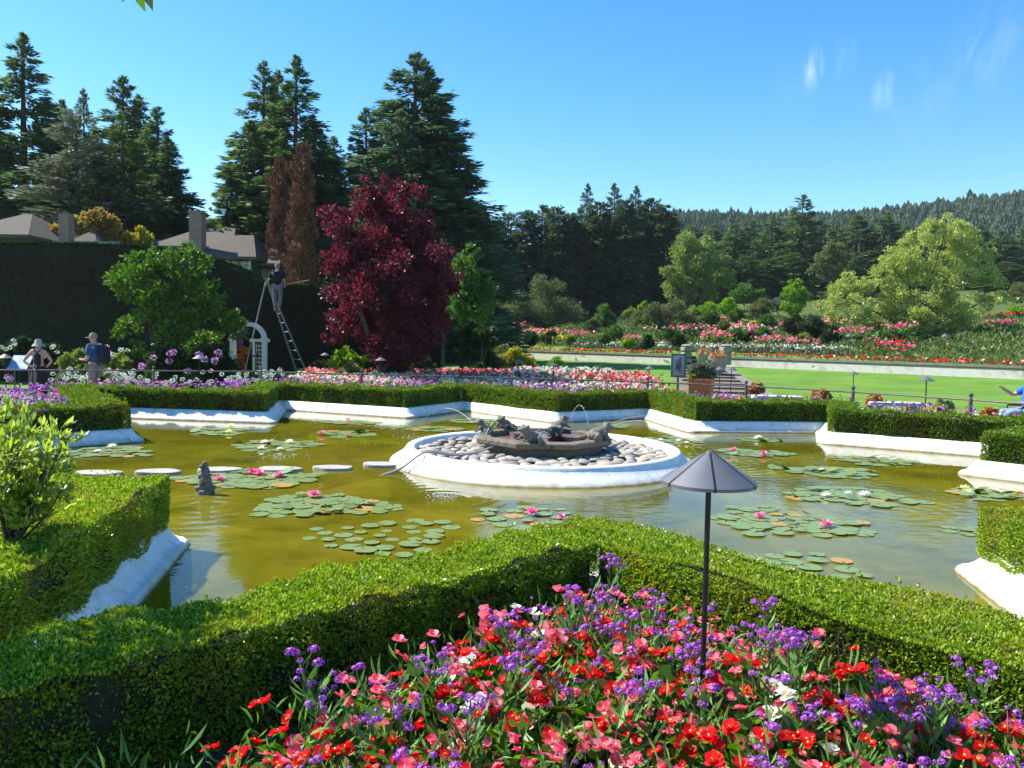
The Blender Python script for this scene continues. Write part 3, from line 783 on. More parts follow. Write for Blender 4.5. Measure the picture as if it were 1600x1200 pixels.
# ---- tree outside the frame at left whose twig with leaves hangs into the top
MT['over'] = leafmat('overhanging_leaf', [(.12, .22, .02), (.17, .28, .03), (.06, .09, .02)], .45, .4)
tb = Vector((-4.6, 4.1, .1)); root = empty('overhanging_tree', tb); tag(root, 'overhanging tree twig with two pointed green leaves at the top edge', 'tree')
tk = MB(); tk.tube([(0, 0, 0), (.1, .05, 1.2), (.15, 0, 2.4), (.5, -.2, 3.2)], [.09, .07, .05, .03], 8)
lf = D(222, -6, 3.0) - tb
for e in ((.9, .3, 3.2), (.3, .9, 3.4), (-.5, .2, 3.3), (.9, -.7, 3.0), (.2, -.4, 3.8)): tk.tube([(.12, 0, 1.9), ((.12 + e[0]) / 2, e[1] / 2, 2.7), e], [.035, .02, .006], 6)
lift = lf + Vector((-.25, .0, .22))
tk.tube([(.5, -.2, 3.0), (lf[0] * .6, lf[1] * .6, 3.15), lift, lf], [.02, .012, .005, .002], 6)
tk.build('trunk', MT['bark'], root)
P = []; 
for (cx_, cy_, cz_, r_) in ((1.3, -.5, 2.5, .34), (1.62, -.3, 2.5, .22), (.7, -.25, 3.3, .36), (.7, -.9, 2.5, .38), (1.0, -.75, 2.85, .3), (1.2, -.9, 2.3, .25), (-.5, 0, 2.9, .5), (-.6, -.5, 2.5, .5), (-.1, -.9, 2.6, .4), (.0, -.3, 3.4, .4)):
    nn_ = 420; q = rdir(nn_) * (rng.random((nn_, 1)) ** .5) * r_ + [cx_, cy_, cz_]; P.append(q)
P = np.concatenate(P); P = P[(np.sin(P[:, 0] * 9) + np.sin(P[:, 1] * 8 + 1) + np.sin(P[:, 2] * 9)) > -.35]
V = leafset(P, np.tile([0, 0, -.3], (len(P), 1)), .10, .05, 1.0)
q = np.array([lf[:]]); ex = [cards(q + [[dx, 0, .02]], nrm(np.array([[ax, .1, -1.]])), nrm(np.array([[1., .25, .3]])), Lx, .032) for dx, ax, Lx in ((-.025, .45, .085), (.012, .35, .075), (-.05, -.6, .05))]
link('crown', np_mesh('crown', np.concatenate([V] + ex), quads(len(V) + 12)), MT['over'], root)

# ================================================================ POND THINGS
MT['pad'] = leafmat('lily_pad', [(.11, .19, .04), (.15, .24, .055), (.19, .28, .08), (.09, .15, .035), (.16, .15, .05)], 0, .35, (.25, .22, .06), 4.0, .6)
MT['pad_old'] = leafmat('lily_pad_ageing', [(.40, .30, .05), (.35, .18, .05)], 0, .4)
MT['lpink'] = leafmat('lily_petal_pink', [(.75, .06, .22), (.85, .16, .32), (.9, .35, .5)], .25, .4)
MT['lwhite'] = leafmat('lily_petal_white', [(.85, .84, .74), (.9, .88, .8)], .25, .4)
MT['lyel'] = leafmat('lily_petal_yellow', [(.80, .80, .28), (.85, .85, .5)], .25, .4)
def pad_mesh(m):
    b = MB(); n = 18; vs = [(0, 0, .002)]; g0 = random.uniform(.08, .2)
    for ring, (r, z) in enumerate(((.55, .0), (1, random.uniform(0, .03)))):
        for i in range(n + 1):
            t = g0 + (2 * PI - 2 * g0) * i / n; w_ = 1 + random.uniform(-.06, .06)
            vs.append((r * w_ * math.cos(t), r * w_ * math.sin(t), z + .012 * math.sin(3 * t + ring) * ring))
    fs = [(0, i + 1, i + 2) for i in range(n)] + [(i + 1, n + 2 + i, n + 3 + i, i + 2) for i in range(n)]
    b.add(vs, fs); me = b.mesh('lily_pad'); me.materials.append(m); return me
PADS = [pad_mesh(MT['pad']) for _ in range(5)]; PADO = [pad_mesh(MT['pad_old']) for _ in range(2)]
def lily_flower(m):
    rows = []
    for ring, (n, el, s) in enumerate(((9, .25, 1.0), (8, .65, .92), (6, 1.05, .75))):
        for k_ in range(n):
            t = 2 * PI * (k_ + ring * .5) / n; d = np.array([[math.cos(t) * math.cos(el), math.sin(t) * math.cos(el), math.sin(el)]]); sd = np.array([[-math.sin(t), math.cos(t), 0]])
            rows.append(shapecards(d * .08, d, sd, np.cross(d, sd), [(0, 0, 0), (.35, .17, .04), (.7, .14, .0), (1, 0, -.06), (.7, -.14, 0), (.35, -.17, .04)], s))
    V = np.concatenate(rows); V[:, 2] += .15; N = rdir(14); N[:, 2] = abs(N[:, 2]); A, B = frame(N)
    yc = cards(np.tile([0, 0, .2], (14, 1)), nrm(N), A, .35, .1)
    return mix_mesh('lily_flower', [(V, 6, 0), (yc, 4, 1)], [m, MT['yellow']])
LF = {'p': lily_flower(MT['lpink']), 'w': lily_flower(MT['lwhite']), 'y': lily_flower(MT['lyel'])}
def water_lily(label, cx_, cy_, hw, hh, n, pr, flowers, old=.06, sparse=0, up=.06):
    c = G(cx_, cy_, 0); yt = G(cx_, cy_ - hh, 0).y; yb = G(cx_, cy_ + hh, 0).y
    a_ = hw * c.y / F; b_ = (yt - yb) / 2; c = Vector((c.x, (yt + yb) / 2, 0))
    root = empty('water_lily', c); tag(root, label, 'water lily', 'water lilies floating on the pond')
    out = []; tries = 0
    while len(out) < n and tries < 5000:
        tries += 1; t = random.uniform(0, 2 * PI); r = math.sqrt(random.random()) * (1 + .16 * math.sin(3 * t + cx_)) * (1.22 if random.random() < .12 else 1)
        x, y = a_ * r * math.cos(t), b_ * r * math.sin(t)
        md = pr * (1.55 if not sparse else 2.0)
        if all((x - u) ** 2 + (y - v) ** 2 > (md * .62 if not sparse else md * .95) ** 2 for u, v in out): out.append((x, y))
    for i, (x, y) in enumerate(out):
        s = pr * random.uniform(.62, 1.12); me = random.choice(PADO if random.random() < old * .5 else PADS)
        o = link('lily_pad', me, None, root, (x, y, .004 + .0025 * (i % 6)), random.uniform(0, 6.28), (s, s, s))
        if random.random() < up: o.rotation_euler = (random.uniform(-.45, .45), random.uniform(-.45, .45), random.uniform(0, 6)); o.location.z = .04; o.scale = (s * .7,) * 3
    for (px, py, cl, s) in flowers:
        q = G(px, py + 6, 0) - c
        link('lily_flower', LF[cl], None, root, (q.x, q.y, .01), random.uniform(0, 6), (s * .85,) * 3)
W_ = water_lily
W_('water lily patch with one pale yellow flower, left below the dark hedge', 345, 675, 46, 5.5, 22, .13, [(360, 664, 'y', .13), (357, 672, 'y', .1)])
W_('water lily patch with a white flower behind the first stepping stones at left', 160, 708, 60, 7.5, 34, .12, [(175, 695, 'w', .1), (152, 702, 'w', .07)])
W_('water lily patch with three white flowers behind the stepping stones', 427, 697, 62, 8, 34, .13, [(413, 688, 'w', .09), (452, 688, 'w', .1), (408, 697, 'w', .08), (437, 698, 'w', .07)])
W_('water lily patch with a pink flower at its left end, near the fountain jet', 540, 678, 42, 5, 20, .14, [(502, 674, 'p', .11), (543, 676, 'p', .06)])
W_('narrow water lily patch with a pink bloom close under the far left kerb', 545, 660, 42, 3, 14, .16, [(544, 653, 'p', .1)])
W_('water lily patch with four pink blooms beside the small stone figure', 395, 750, 92, 12, 60, .12, [(343, 746, 'p', .1), (394, 736, 'p', .1), (401, 735, 'p', .09), (406, 738, 'p', .1), (436, 741, 'p', .1)], .12)
W_('large water lily patch with one pink bloom at its top edge', 505, 790, 92, 15, 66, .105, [(491, 772, 'p', .11)], .1)
W_('water lily with loose separate round pads and no bloom, behind the near hedge', 602, 841, 92, 23, 42, .085, [], .08, 1, 0)
W_('water lily with magenta blooms half hidden by the near hedge tip', 822, 812, 58, 17, 22, .09, [(831, 800, 'p', .1), (877, 806, 'p', .07)], .15, 1, 0)
W_('water lily patch with two magenta blooms just right of the tall lamp', 1228, 817, 100, 20, 60, .1, [(1187, 805, 'p', .085), (1291, 819, 'p', .095)], .12)
W_('water lily patch with two pale blooms, right of the tall lamp hood', 1330, 776, 88, 13, 50, .11, [(1290, 772, 'w', .08), (1350, 771, 'w', .09), (1325, 768, 'w', .06)], .08)
W_('dense water lily patch without open blooms left of the far right kerb', 1300, 738, 66, 7.5, 40, .12, [(1283, 731, 'w', .06)], .04, 0, .3)
W_('water lily patch lying close to the white kerb at right', 1370, 722, 50, 7, 30, .12, [(1368, 714, 'y', .07)], .04, 0, .3)
W_('water lily patch with pale yellow blooms at the right edge', 1548, 774, 52, 8, 34, .1, [(1506, 762, 'y', .1), (1512, 768, 'y', .09), (1590, 766, 'y', .09)], .15, 0, .4)
W_('flat water lily patch with two pink blooms behind the tall lamp hood', 1176, 708, 48, 5, 24, .13, [(1146, 700, 'p', .1), (1193, 707, 'p', .11)], .03)
W_('small water lily with a single white bloom under the far shaded kerb', 1184, 688, 28, 3, 12, .13, [(1184, 682, 'w', .12)], .03)
W_('water lily patch with small white blooms right behind the fountain', 1045, 689, 40, 6, 24, .12, [(1032, 684, 'w', .07), (1060, 685, 'w', .07), (1073, 688, 'w', .06)], .03)
W_('thin water lily patch behind the rightmost frog', 960, 665, 26, 2.5, 10, .15, [], .1)
W_('water lily patch between the far kerb and the left frogs', 745, 658, 38, 3.5, 16, .15, [], .12)
W_('water lily patch at the left back of the fountain ring', 672, 671, 50, 3.5, 20, .15, [], .08)
W_('water lily patch partly behind the right arm of the near hedge', 1255, 886, 92, 18, 32, .085, [], .3, 1, 0)
W_('faint group of a few lily pads near the right kerb', 1520, 832, 34, 7, 10, .08, [], .3, 1, 0)

# stepping stones
MT['slab'] = surf('stepping_stone', (.42, .39, .35), (.30, .28, .25), 9, .85, bump=.4, c3=(.5, .47, .43))
MT['slime'] = surf('algae_covered_stone', (.09, .08, .01), (.14, .12, .015), 8, .8)
MT['wetslab'] = surf('stone_side_damp', (.10, .09, .07), (.16, .14, .11), 8, .6)
for i, (px, py, hw, lb) in enumerate(((38, 737, 36, 'stepping stone partly behind the shrub at the left'), (153, 735, 36, 'stepping stone nearest the left hedge corner, second from the left'), (248, 733, 35, 'stepping stone just left of the stone figure'), (342, 730, 34, 'stepping stone directly behind the stone figure'),
        (436, 729, 34, 'stepping stone just right of the stone figure'), (521, 727, 31, 'stepping stone second from the fountain ring'), (597, 722, 32, 'stepping stone touching the fountain ring'))):
    c = G(px, py, .05); r = hw * c.y / F; b = MB(); sd = random.uniform(0, 6)
    wob = lambda t, sd=sd: 1 + .06 * math.sin(3 * t + sd) + .04 * math.sin(5 * t + 2 * sd) + .02 * math.sin(9 * t)
    root = empty('stepping_stone', (c.x, c.y, 0)); tag(root, lb, 'stepping stone', 'stepping stones across the pond')
    b.lathe([(r * .5, -.05), (r * .96, -.04), (r, -.01), (r * 1.0, .022), (r * .985, .032), (r * .5, .036), (.001, .036)], n=26, wob=wob)
    b2_ = b.build('slab', MT['slab'], root); b2_.scale = (1, .62, 1); b2_.rotation_euler.z = random.uniform(-.1, .1)

# stone figure of an otter like animal in the pond
MT['stone'] = surf('weathered_stone', (.11, .10, .08), (.18, .165, .13), 16, .9, bump=.8, bscale=40, c3=(.05, .045, .035))
MT['stone2'] = surf('brown_stone', (.10, .078, .055), (.17, .14, .10), 12, .85, bump=.7, bscale=30, c3=(.04, .03, .022))
def remeshed(b, name, mat, vox, parent=None, loc=None, rz=0, sc=None):
    o = b.build(name, mat, parent, loc, rz)
    md = o.modifiers.new('join', 'REMESH'); md.mode = 'VOXEL'; md.voxel_size = vox; md.use_smooth_shade = True
    s = o.modifiers.new('soft', 'SMOOTH'); s.iterations = 3; s.factor = .6
    if sc: o.scale = sc
    return o
c = G(321, 771, 0); b = MB()
b.lathe([(.001, -.06), (.09, -.06), (.11, -.04), (.11, .02), (.10, .05), (.001, .05)], n=14)
b.ell((0, 0, .13), (.085, .08, .12), 12, 8); b.ell((.0, .0, .24), (.062, .06, .10), 12, 8); b.ell((-.012, 0, .335), (.05, .045, .055), 12, 8)
b.ell((-.06, -.01, .325), (.028, .022, .018)); b.ell((0, .03, .385), (.014, .01, .02)); b.ell((0, -.03, .385), (.014, .01, .02))
b.ell((-.065, .0, .215), (.03, .035, .025)); b.ell((-.075, 0, .07), (.06, .06, .028)); b.ell((.09, 0, .07), (.05, .03, .03))
o = remeshed(b, 'animal_statue', MT['stone'], .011, None, c, .3, (.85, .85, .88)); tag(o, 'small grey stone animal figure sitting up in the pond by the lily pads', 'statue')

# ================================================================ FOUNTAIN
FC = Vector((CX, CY, 0))
root = empty('fountain_ring', FC); tag(root, 'round white painted fountain island with a raised rim, in the middle of the pond', 'fountain')
b = MB(); b.lathe([(2.16, -.6), (2.15, .0), (2.12, .03), (2.02, .085), (1.955, .14), (1.93, .165), (1.925, .185), (1.905, .205), (1.87, .215), (1.82, .205), (1.79, .18), (1.775, .13), (1.76, .06)], n=96)
b.build('rim', MT['kerb'], root)
MT['grit'] = surf('dark_grit', (.12, .10, .08), (.2, .17, .14), 30, .9, bump=.6)  # dark brown grit colour, deeper than most of the pebbles on it
MB().lathe([(1.78, .07), (.001, .09)], n=64).build('grit_floor', MT['grit'], root)
pm = []
for nme, c1, c2_ in (('a', (.46, .41, .33), (.36, .32, .26)), ('b', (.30, .27, .23), (.21, .19, .165)), ('c', (.46, .37, .27), (.35, .28, .20)), ('d', (.20, .19, .175), (.31, .285, .255))):
    pm.append(surf('river_pebble_' + {'a': 'pale', 'b': 'grey', 'c': 'buff', 'd': 'slate'}[nme], c1, c2_, 9, .75, bump=.15))
PM = []
for i in range(10):
    b = MB().ell((0, 0, 0), (1, .72 + random.uniform(-.1, .12), .34 + random.uniform(-.07, .07)), 14, 8)
    b.v = [(x * (1 + .1 * math.sin(2 * y + i)), y * (1 + .12 * math.sin(2.5 * x + i)), z) for x, y, z in b.v]
    me = b.mesh('pebble'); me.materials.append(pm[i % 4]); PM.append(me)
sp_ = []; tr_ = 0
while len(sp_) < 275 and tr_ < 40000:
    tr_ += 1; t = random.uniform(0, 2 * PI); r = math.sqrt(random.uniform(.88 ** 2, 1.70 ** 2)); x, y = r * math.cos(t), r * math.sin(t)
    md = .118 if y < .3 else .14
    if all((x - u) ** 2 + (y - v) ** 2 > md * md for u, v in sp_): sp_.append((x, y))
for x, y in sp_:
    s = random.uniform(.072, .115); o = link('river_pebble', random.choice(PM), None, None, (CX + x, CY + y, .10 + random.uniform(.015, .05)), 0, (s, s, s))
    o.rotation_euler = (random.uniform(-.25, .25), random.uniform(-.25, .25), random.uniform(0, 6.28)); tag(o, 'smooth rounded river pebble lying in the white fountain ring', 'pebble', 'pebbles in the fountain ring')
# octagonal basin
bc = D(850, 700, 11.15); bcx = D(848, 700, 11.15).x
root = empty('fountain_basin', (bcx, 11.15, 0)); tag(root, 'low octagonal brown stone basin with frogs round its edge', 'fountain basin')
MT['wetstone'] = surf('wet_purple_stone', (.10, .06, .06), (.19, .12, .11), 5, .25, bump=.3, c3=(.26, .19, .15))
def octo(prof, n=8, rot=PI / 8, sx=1, sy=1):
    b = MB(); vs = []; fs = []
    for r, z in prof:
        for k_ in range(n): t = rot + 2 * PI * k_ / n; vs.append((r * sx * math.cos(t), r * sy * math.sin(t), z))
    for i in range(len(prof) - 1):
        for k_ in range(n): a_ = i * n + k_; b_ = i * n + (k_ + 1) % n; fs.append((a_, b_, b_ + n, a_ + n))
    b.add(vs, fs); return b
o = octo([(.86, .08), (.86, .24), (.93, .25), (1.0, .275), (1.0, .335), (.97, .35), (.80, .352), (.79, .34), (.78, .27)], sx=1.0, sy=1.02).build('rim', MT['stone2'], root, smooth=False)
bv = o.modifiers.new('worn', 'BEVEL'); bv.width = .012; bv.segments = 2
octo([(.80, .275), (.45, .255), (.10, .25), (.001, .25)], sx=1.0, sy=1.02).build('floor', MT['wetstone'], root, smooth=False)
b = MB(); b.box((-.25, .45, .29), (.42, .3, .08), .3); b.box((.38, .25, .285), (.4, .35, .06), -.4); b.build('inner_stone', MT['wetstone'], root, smooth=False)
MT['black'] = surf('black_pump', (.012, .012, .013), None, rough=.35)
pp = D(866, 690, 11.2); b = MB(); b.lathe([(.085, 0), (.105, .03), (.11, .16), (.095, .2), (.07, .205), (.06, .17), (.001, .16)], n=20)
tag(b.build('pump_pot', MT['black'], None, (pp.x, 11.2, .25)), 'round black pump pot standing inside the fountain basin', 'pump')
def frog(label, px, py, Y, heading, s=1.0, pitch=0, lean=0):
    p = D(px, py, Y); b = MB()
    b.ell((0, 0, .07), (.13, .085, .075), 14, 9, Matrix.Rotation(-.35, 3, 'Y')); b.ell((.12, 0, .135), (.07, .07, .05), 12, 8)
    b.ell((.175, 0, .13), (.035, .052, .028)); b.ell((.115, .045, .18), (.026, .024, .026)); b.ell((.115, -.045, .18), (.026, .024, .026))
    for sy in (-1, 1):
        b.tube([(-.07, .05 * sy, .05), (-.02, .125 * sy, .065), (-.10, .14 * sy, .02)], [.042, .034, .02], 8); b.tube([(-.10, .14 * sy, .018), (.0, .15 * sy, .012)], [.02, .022], 6)
        b.tube([(.07, .06 * sy, .09), (.09, .09 * sy, .045), (.12, .085 * sy, .012)], [.03, .022, .016], 8); b.ell((.13, .09 * sy, .01), (.032, .026, .012))
    o = remeshed(b, 'frog_statue', MT['stone'], .012, None, p, heading, (s, s, s)); o.rotation_euler = (lean, -pitch, heading)
    return tag(o, label, 'statue', 'stone frogs round the fountain basin')
zt = .345
def zfrog(px, Y): return D(px, 600, Y)
def place_frog(label, px, Y, heading, s, pitch=.0, z=.345, lean=0):
    o = frog(label, px, 650, Y, heading, s, pitch, lean); q = D(px, 680, Y); o.location = (q.x, Y, z); return o
f1 = place_frog('stone frog spouting to the left, on the left end of the basin', 758, 11.2, 2.9, .95, .25)
f2 = place_frog('stone frog with a dry arched back at the far left of the basin', 789, 11.85, -2.2, 1.0, .1)
f3 = place_frog('stone frog perched on the near edge of the basin, facing left', 829, 10.33, -2.5, 1.1, .2)
f4 = place_frog('stone frog behind the black pot spouting a short high arc', 874, 11.85, .5, 1.0, .3)
f5 = place_frog('stone frog stretched out towards the right end of the basin', 933, 10.75, .3, 1.2, .0)
MT['jet'] = None
m, nt, out = newmat('water_spray'); gl = nd(nt, 'ShaderNodeBsdfGlass', {'IOR': 1.33, 'Roughness': .05}); df = nd(nt, 'ShaderNodeBsdfDiffuse', {'Color': (.9, .93, .95, 1)})
mx_ = nd(nt, 'ShaderNodeMixShader', {0: .62, 1: gl.outputs[0], 2: df.outputs[0]}); nt.links.new(mx_.outputs[0], out.inputs[0]); MT['jet'] = m
def jet(label, p0, p1, apex, r=.006, solid=.35):
    p0 = Vector(p0); p1 = Vector(p1); b = MB(); N = 60; pts = []
    for i in range(N + 1):
        t = i / N; p = p0.lerp(p1, t); p.z += 4 * apex * t * (1 - t); pts.append(p)
    k0 = int(N * solid); b.tube(pts[:k0 + 1], r * .8, 5)
    for i in range(k0, N + 1):
        if random.random() < .85: b.ell(pts[i] + Vector((random.uniform(-1, 1), random.uniform(-1, 1), random.uniform(-1, 1))) * .008, (r * random.uniform(.8, 1.7),) * 3, 5, 4)
    return tag(b.build('water_jet', MT['jet']), label, 'water jet', 'water jets from the fountain frogs')
def mouth(f, s): h = f.rotation_euler.z; return f.location + Vector((math.cos(h) * .2 * s, math.sin(h) * .2 * s, .16 * s))
q = D(924, 673, 11.3)
jet('short high water arc falling into the back of the fountain basin', mouth(f4, 1.0), (q.x, 11.4, .36), .30, .005)
q = G(642, 684, 0); jet('long low water jet flying to the left of the fountain', mouth(f1, .95), (q.x, q.y, 0), .34, .0035, .4)
q = G(1098, 720, 0); jet('nearer of the two long jets flying to the right of the fountain', mouth(f5, 1.2), (q.x, q.y, 0), .26, .0035)
q = G(1118, 712, 0); jet('farther of the two long jets flying to the right of the fountain', mouth(f5, 1.2) + Vector((0, .1, .02)), (q.x, q.y, 0), .30, .003)
q = D(748, 704, 10.6); jet('thin water jet falling onto the pebbles left of the basin', mouth(f2, 1.0), (q.x, 10.5, .14), .10, .006, .8)
q = G(690, 778, 0); jet('water jet dropping in front of the fountain ring', mouth(f3, 1.1), (q.x + .1, q.y + .1, 0), .32, .003, .1)
def splash(px, py, n, sx, sz, z=0, label='spray'):
    c = G(px, py, z) if z == 0 else D(px, py, z[0]); b = MB()
    for _ in range(n):
        h = abs(random.gauss(0, sz)); b.ell((c.x + random.gauss(0, sx), c.y + random.gauss(0, sx * .7), c.z + h), (random.uniform(.003, .008),) * 3, 4, 3)
    tag(b.build('spray', MT['jet']), label, None, None, 'stuff')
splash(690, 777, 90, .10, .02); splash(440, 713, 80, .16, .012); splash(1130, 722, 60, .12, .02); splash(642, 684, 50, .15, .012); splash(1190, 775, 30, .2, .004)
splash(850, 684, 170, .09, .06, (11.15,))
MT['hose'] = surf('grey_hose', (.36, .35, .33), (.25, .24, .22), 20, .6)
for i, (o_, r, lb) in enumerate(((0, .014, 'thick grey hose running over the ring rim into the pond'), (.10, .010, 'thin grey hose beside the thick one, over the ring rim'))):
    p = [Vector(q) for q in ((-.18, 10.62, .27), (-.45, 10.35 + o_, .185), (-.75, 10.15 + o_, .18), (-1.03, 10.03 + o_, .243 + .0), (-1.13, 9.98 + o_, .235), (-1.22, 9.93 + o_, .17), (-1.40, 9.82 + o_, .03), (-1.7, 9.5 + o_ * 1.5, -.03), (-2.15, 9.15 + o_ * 2, -.07), (-2.6, 8.9 + o_ * 2, -.3))]
    fine = []
    for j in range(len(p) - 1):
        for t in (0, .25, .5, .75): fine.append(p[j].lerp(p[j + 1], t))
    for _ in range(2): fine = [fine[0]] + [(fine[i_ - 1] + fine[i_] * 2 + fine[i_ + 1]) / 4 for i_ in range(1, len(fine) - 1)] + [fine[-1]]
    tag(MB().tube(fine, r, 8).build('hose', MT['hose']), lb, 'hose')
# ================================================================ TREES
def conifer_mesh(name, mat, H=20., R=5., nb=130, cpb=70, L=.42, W=.13, droop=.35, u0=.06, power=.8, seed=1, up=.3, tuft=.25, gap=.0, base_full=True, hang=.4):
    r = np.random.default_rng(seed); P = []; A = []; SS = []
    for i in range(nb):
        u = u0 + (1 - u0) * ((i + r.random()) / nb) ** .95
        pr = (1 - u) ** power
        if base_full is False: pr *= min(1, (u - u0) / .18 + .35)
        Lb = R * pr * r.uniform(.62, 1.12) + .05
        if r.random() < .06: Lb *= 1.25
        az = r.uniform(0, 2 * PI); d = np.array([math.cos(az), math.sin(az), 0]); sd = np.array([-d[1], d[0], 0])
        n = max(6, int(cpb * (Lb / R + .12))); t = r.uniform(.08, 1, n) ** .75
        rise = up * (u - .35); lat = r.normal(0, 1, n) * (tuft * Lb * (.35 + .65 * (1 - t)))
        z = u * H + Lb * t * rise - droop * Lb * t * t * (1.15 - u) + r.normal(0, .05 * Lb + .05, n)
        # branch tips sweep up a little
        SS.append(np.full(n, .42 + .58 * min(1, Lb / (R * .45))))
        P.append(d * (Lb * t)[:, None] + sd * lat[:, None] + np.stack([0 * t, 0 * t, z], 1))
        a = d * (.55 + .3 * r.random(n))[:, None] + sd * (np.sign(lat) * .55 + r.normal(0, .25, n))[:, None] + np.stack([0 * t, 0 * t, -hang * r.random(n) + .15 + (.6 if u > .93 else 0)], 1)
        A.append(a)
    n = nb; SS.append(np.full(n, .45)); P.append(np.stack([r.normal(0, .04, n), r.normal(0, .04, n), r.uniform(.88, 1.0, n) * H], 1)); A.append(np.stack([r.normal(0, .4, n), r.normal(0, .4, n), r.uniform(.5, 1.2, n)], 1))
    P = np.concatenate(P); A = nrm(np.concatenate(A)); n = len(P); B = nrm(np.cross(A, r.normal(size=(n, 3)) * .6 + [0, 0, 1.])); s = r.uniform(.65, 1.4, n) * np.concatenate(SS)
    me = np_mesh(name, cards(P, A, B, L * s, W * s, .35), quads(n * 4)); me.materials.append(mat); return me
def trunk_mesh(H, r, name='trunk'):
    b = MB(); b.tube([(0, 0, -.6), (0, 0, H * .1), (.02 * H * .2, 0, H * .5), (0, 0, H * .97)], [r * 1.3, r, r * .6, .03], 9); me = b.mesh(name); me.materials.append(MT['bark']); return me
MT['fir'] = leafmat('fir_needles', [(.06, .105, .035), (.09, .15, .048), (.13, .20, .065)], .32, .6, spec=.25)
MT['fir2'] = leafmat('fir_needles_bluish', [(.06, .105, .055), (.09, .145, .07), (.12, .185, .085)], .32, .6, spec=.25)
MT['cedar'] = leafmat('blue_cedar_needles', [(.22, .26, .17), (.28, .32, .22), (.17, .20, .13)], .12, .6)
MT['ltfir'] = leafmat('light_cypress_spray', [(.06, .11, .025), (.09, .15, .035), (.12, .19, .05)], .2, .6)
MT['brown'] = leafmat('dry_brown_needles', [(.10, .045, .028), (.14, .062, .038), (.18, .085, .05)], .15, .7)
MT['thuja'] = leafmat('thuja_spray', [(.04, .07, .035), (.06, .10, .045), (.10, .15, .06)], .3, .6, spec=.2)
CF = {
 'fir': [conifer_mesh('crown', MT['fir'], nb=215, cpb=190, seed=s, up=.75, droop=.42, power=.88, tuft=.13, L=.46, W=.15, base_full=False) for s in (1, 2, 3)],
 'fir2': [conifer_mesh('crown', MT['fir2'], nb=215, cpb=195, seed=s, up=.8, droop=.40, power=.80, tuft=.13, L=.46, W=.15, base_full=False) for s in (4, 5)],
 'cedar': [conifer_mesh('crown', MT['cedar'], nb=110, cpb=260, seed=7, up=.5, droop=.25, power=.6, tuft=.26, L=.45, W=.14, hang=.2)],
 'ltfir': [conifer_mesh('crown', MT['ltfir'], nb=170, cpb=140, seed=8, up=.2, droop=.3, power=.75, tuft=.2, L=.48, W=.16)],
 'brown': [conifer_mesh('crown', MT['brown'], nb=260, cpb=120, seed=9, up=1.2, droop=.0, power=.40, tuft=.2, L=.55, W=.18, hang=-.4)],
 'thuja': [conifer_mesh('crown', MT['thuja'], nb=220, cpb=90, seed=s, up=.9, droop=.35, power=.45, tuft=.22, L=.7, W=.26, hang=.5, u0=.0) for s in (11, 12, 13)],
 'bfir': [conifer_mesh('crown', MT['fir'], nb=150, cpb=70, seed=s, up=.55, droop=.4, power=.62, tuft=.22, L=.8, W=.28, u0=.0) for s in (14, 15, 16)]}
TRK = trunk_mesh(20, .3)
def conifer(kind, px, py, Y, Rm, label, group, v=0, name='conifer_tree', bz=None):
    top = D(px, py, Y); z0 = gz(top.x, Y) if bz is None else bz
    H = top.z - z0
    root = empty(name, (top.x, Y, z0 - .1), random.uniform(0, 6.28), (Rm / 5, Rm / 5, (H + .1) / 20))
    link('crown', CF[kind][v % len(CF[kind])], None, root); link('trunk', TRK, None, root)
    return tag(root, label, 'tree', group)
g1 = 'tall conifers behind the house'
for k_, px, py, Y, R, lb, v in (
 ('fir', 35, 55, 55, 5.2, 'tallest dark fir at the left edge of the picture', 0), ('fir', -45, 95, 60, 5.5, 'dark fir cut off by the left edge', 1),
 ('fir', 130, 140, 68, 3.0, 'narrow dark spire poking up between the left fir and the double peaked fir', 2), ('fir', 95, 158, 66, 4.5, 'shadowy fir just right of the tallest left fir', 1),
 ('fir2', 192, 122, 60, 4.6, 'dark fir with the highest tip above the grey blue cedar', 0), ('fir', 218, 150, 62, 4.0, 'dark fir filling the gap behind the light green cypress', 2),
 ('fir', 246, 168, 56, 3.9, 'dark fir with the ragged right edge beside the sky gap', 0), ('fir', 262, 215, 54, 3.4, 'lower dark fir left of the brick chimney', 1),
 ('fir', 150, 200, 62, 4.0, 'shadowy fir behind the grey blue cedar', 0),
 ('fir', 412, 98, 54, 4.0, 'left spire of the middle fir group', 1), ('fir', 433, 112, 56, 3.6, 'short middle spire of the middle fir group', 2), ('fir', 463, 90, 52, 4.4, 'highest fir of the middle group with tiered top', 0),
 ('fir', 390, 190, 50, 3.8, 'left flank fir of the middle group with reaching branches', 2), ('fir', 355, 262, 50, 2.7, 'small fir at the left foot of the middle group', 0), ('fir', 440, 210, 49, 3.6, 'fir low in front of the middle group', 0),
 ('fir', 522, 215, 60, 3.6, 'dark fir in the dip behind the brown conifer', 1), ('fir', 492, 190, 58, 4.2, 'shaded fir right behind the brown conifer', 2), ('fir', 330, 372, 75, 1.9, 'tiny distant fir seen right of the brick chimney', 2),
 ('fir2', 650, 85, 50, 5.4, 'broad tall fir rising behind the red leaved tree', 1), ('fir2', 672, 112, 51, 4.8, 'right shoulder of the broad fir behind the red tree', 0), ('fir2', 572, 170, 52, 3.3, 'bluish fir left of the broad tall fir', 0),
 ('fir2', 597, 180, 54, 3.4, 'second bluish fir close to the broad tall fir', 1), ('fir2', 700, 190, 49, 3.6, 'fir with the far reaching right branches above the red tree', 1), ('fir2', 625, 175, 47, 3.6, 'fir in front of the broad tall fir', 1)):
    conifer(k_, px, py, Y, R * 1.55, lb, g1, v)
conifer('cedar', 118, 172, 49.5, 5.8, 'grey blue cedar with layered drooping boughs above the tall hedge', None, 0, 'cedar_tree')
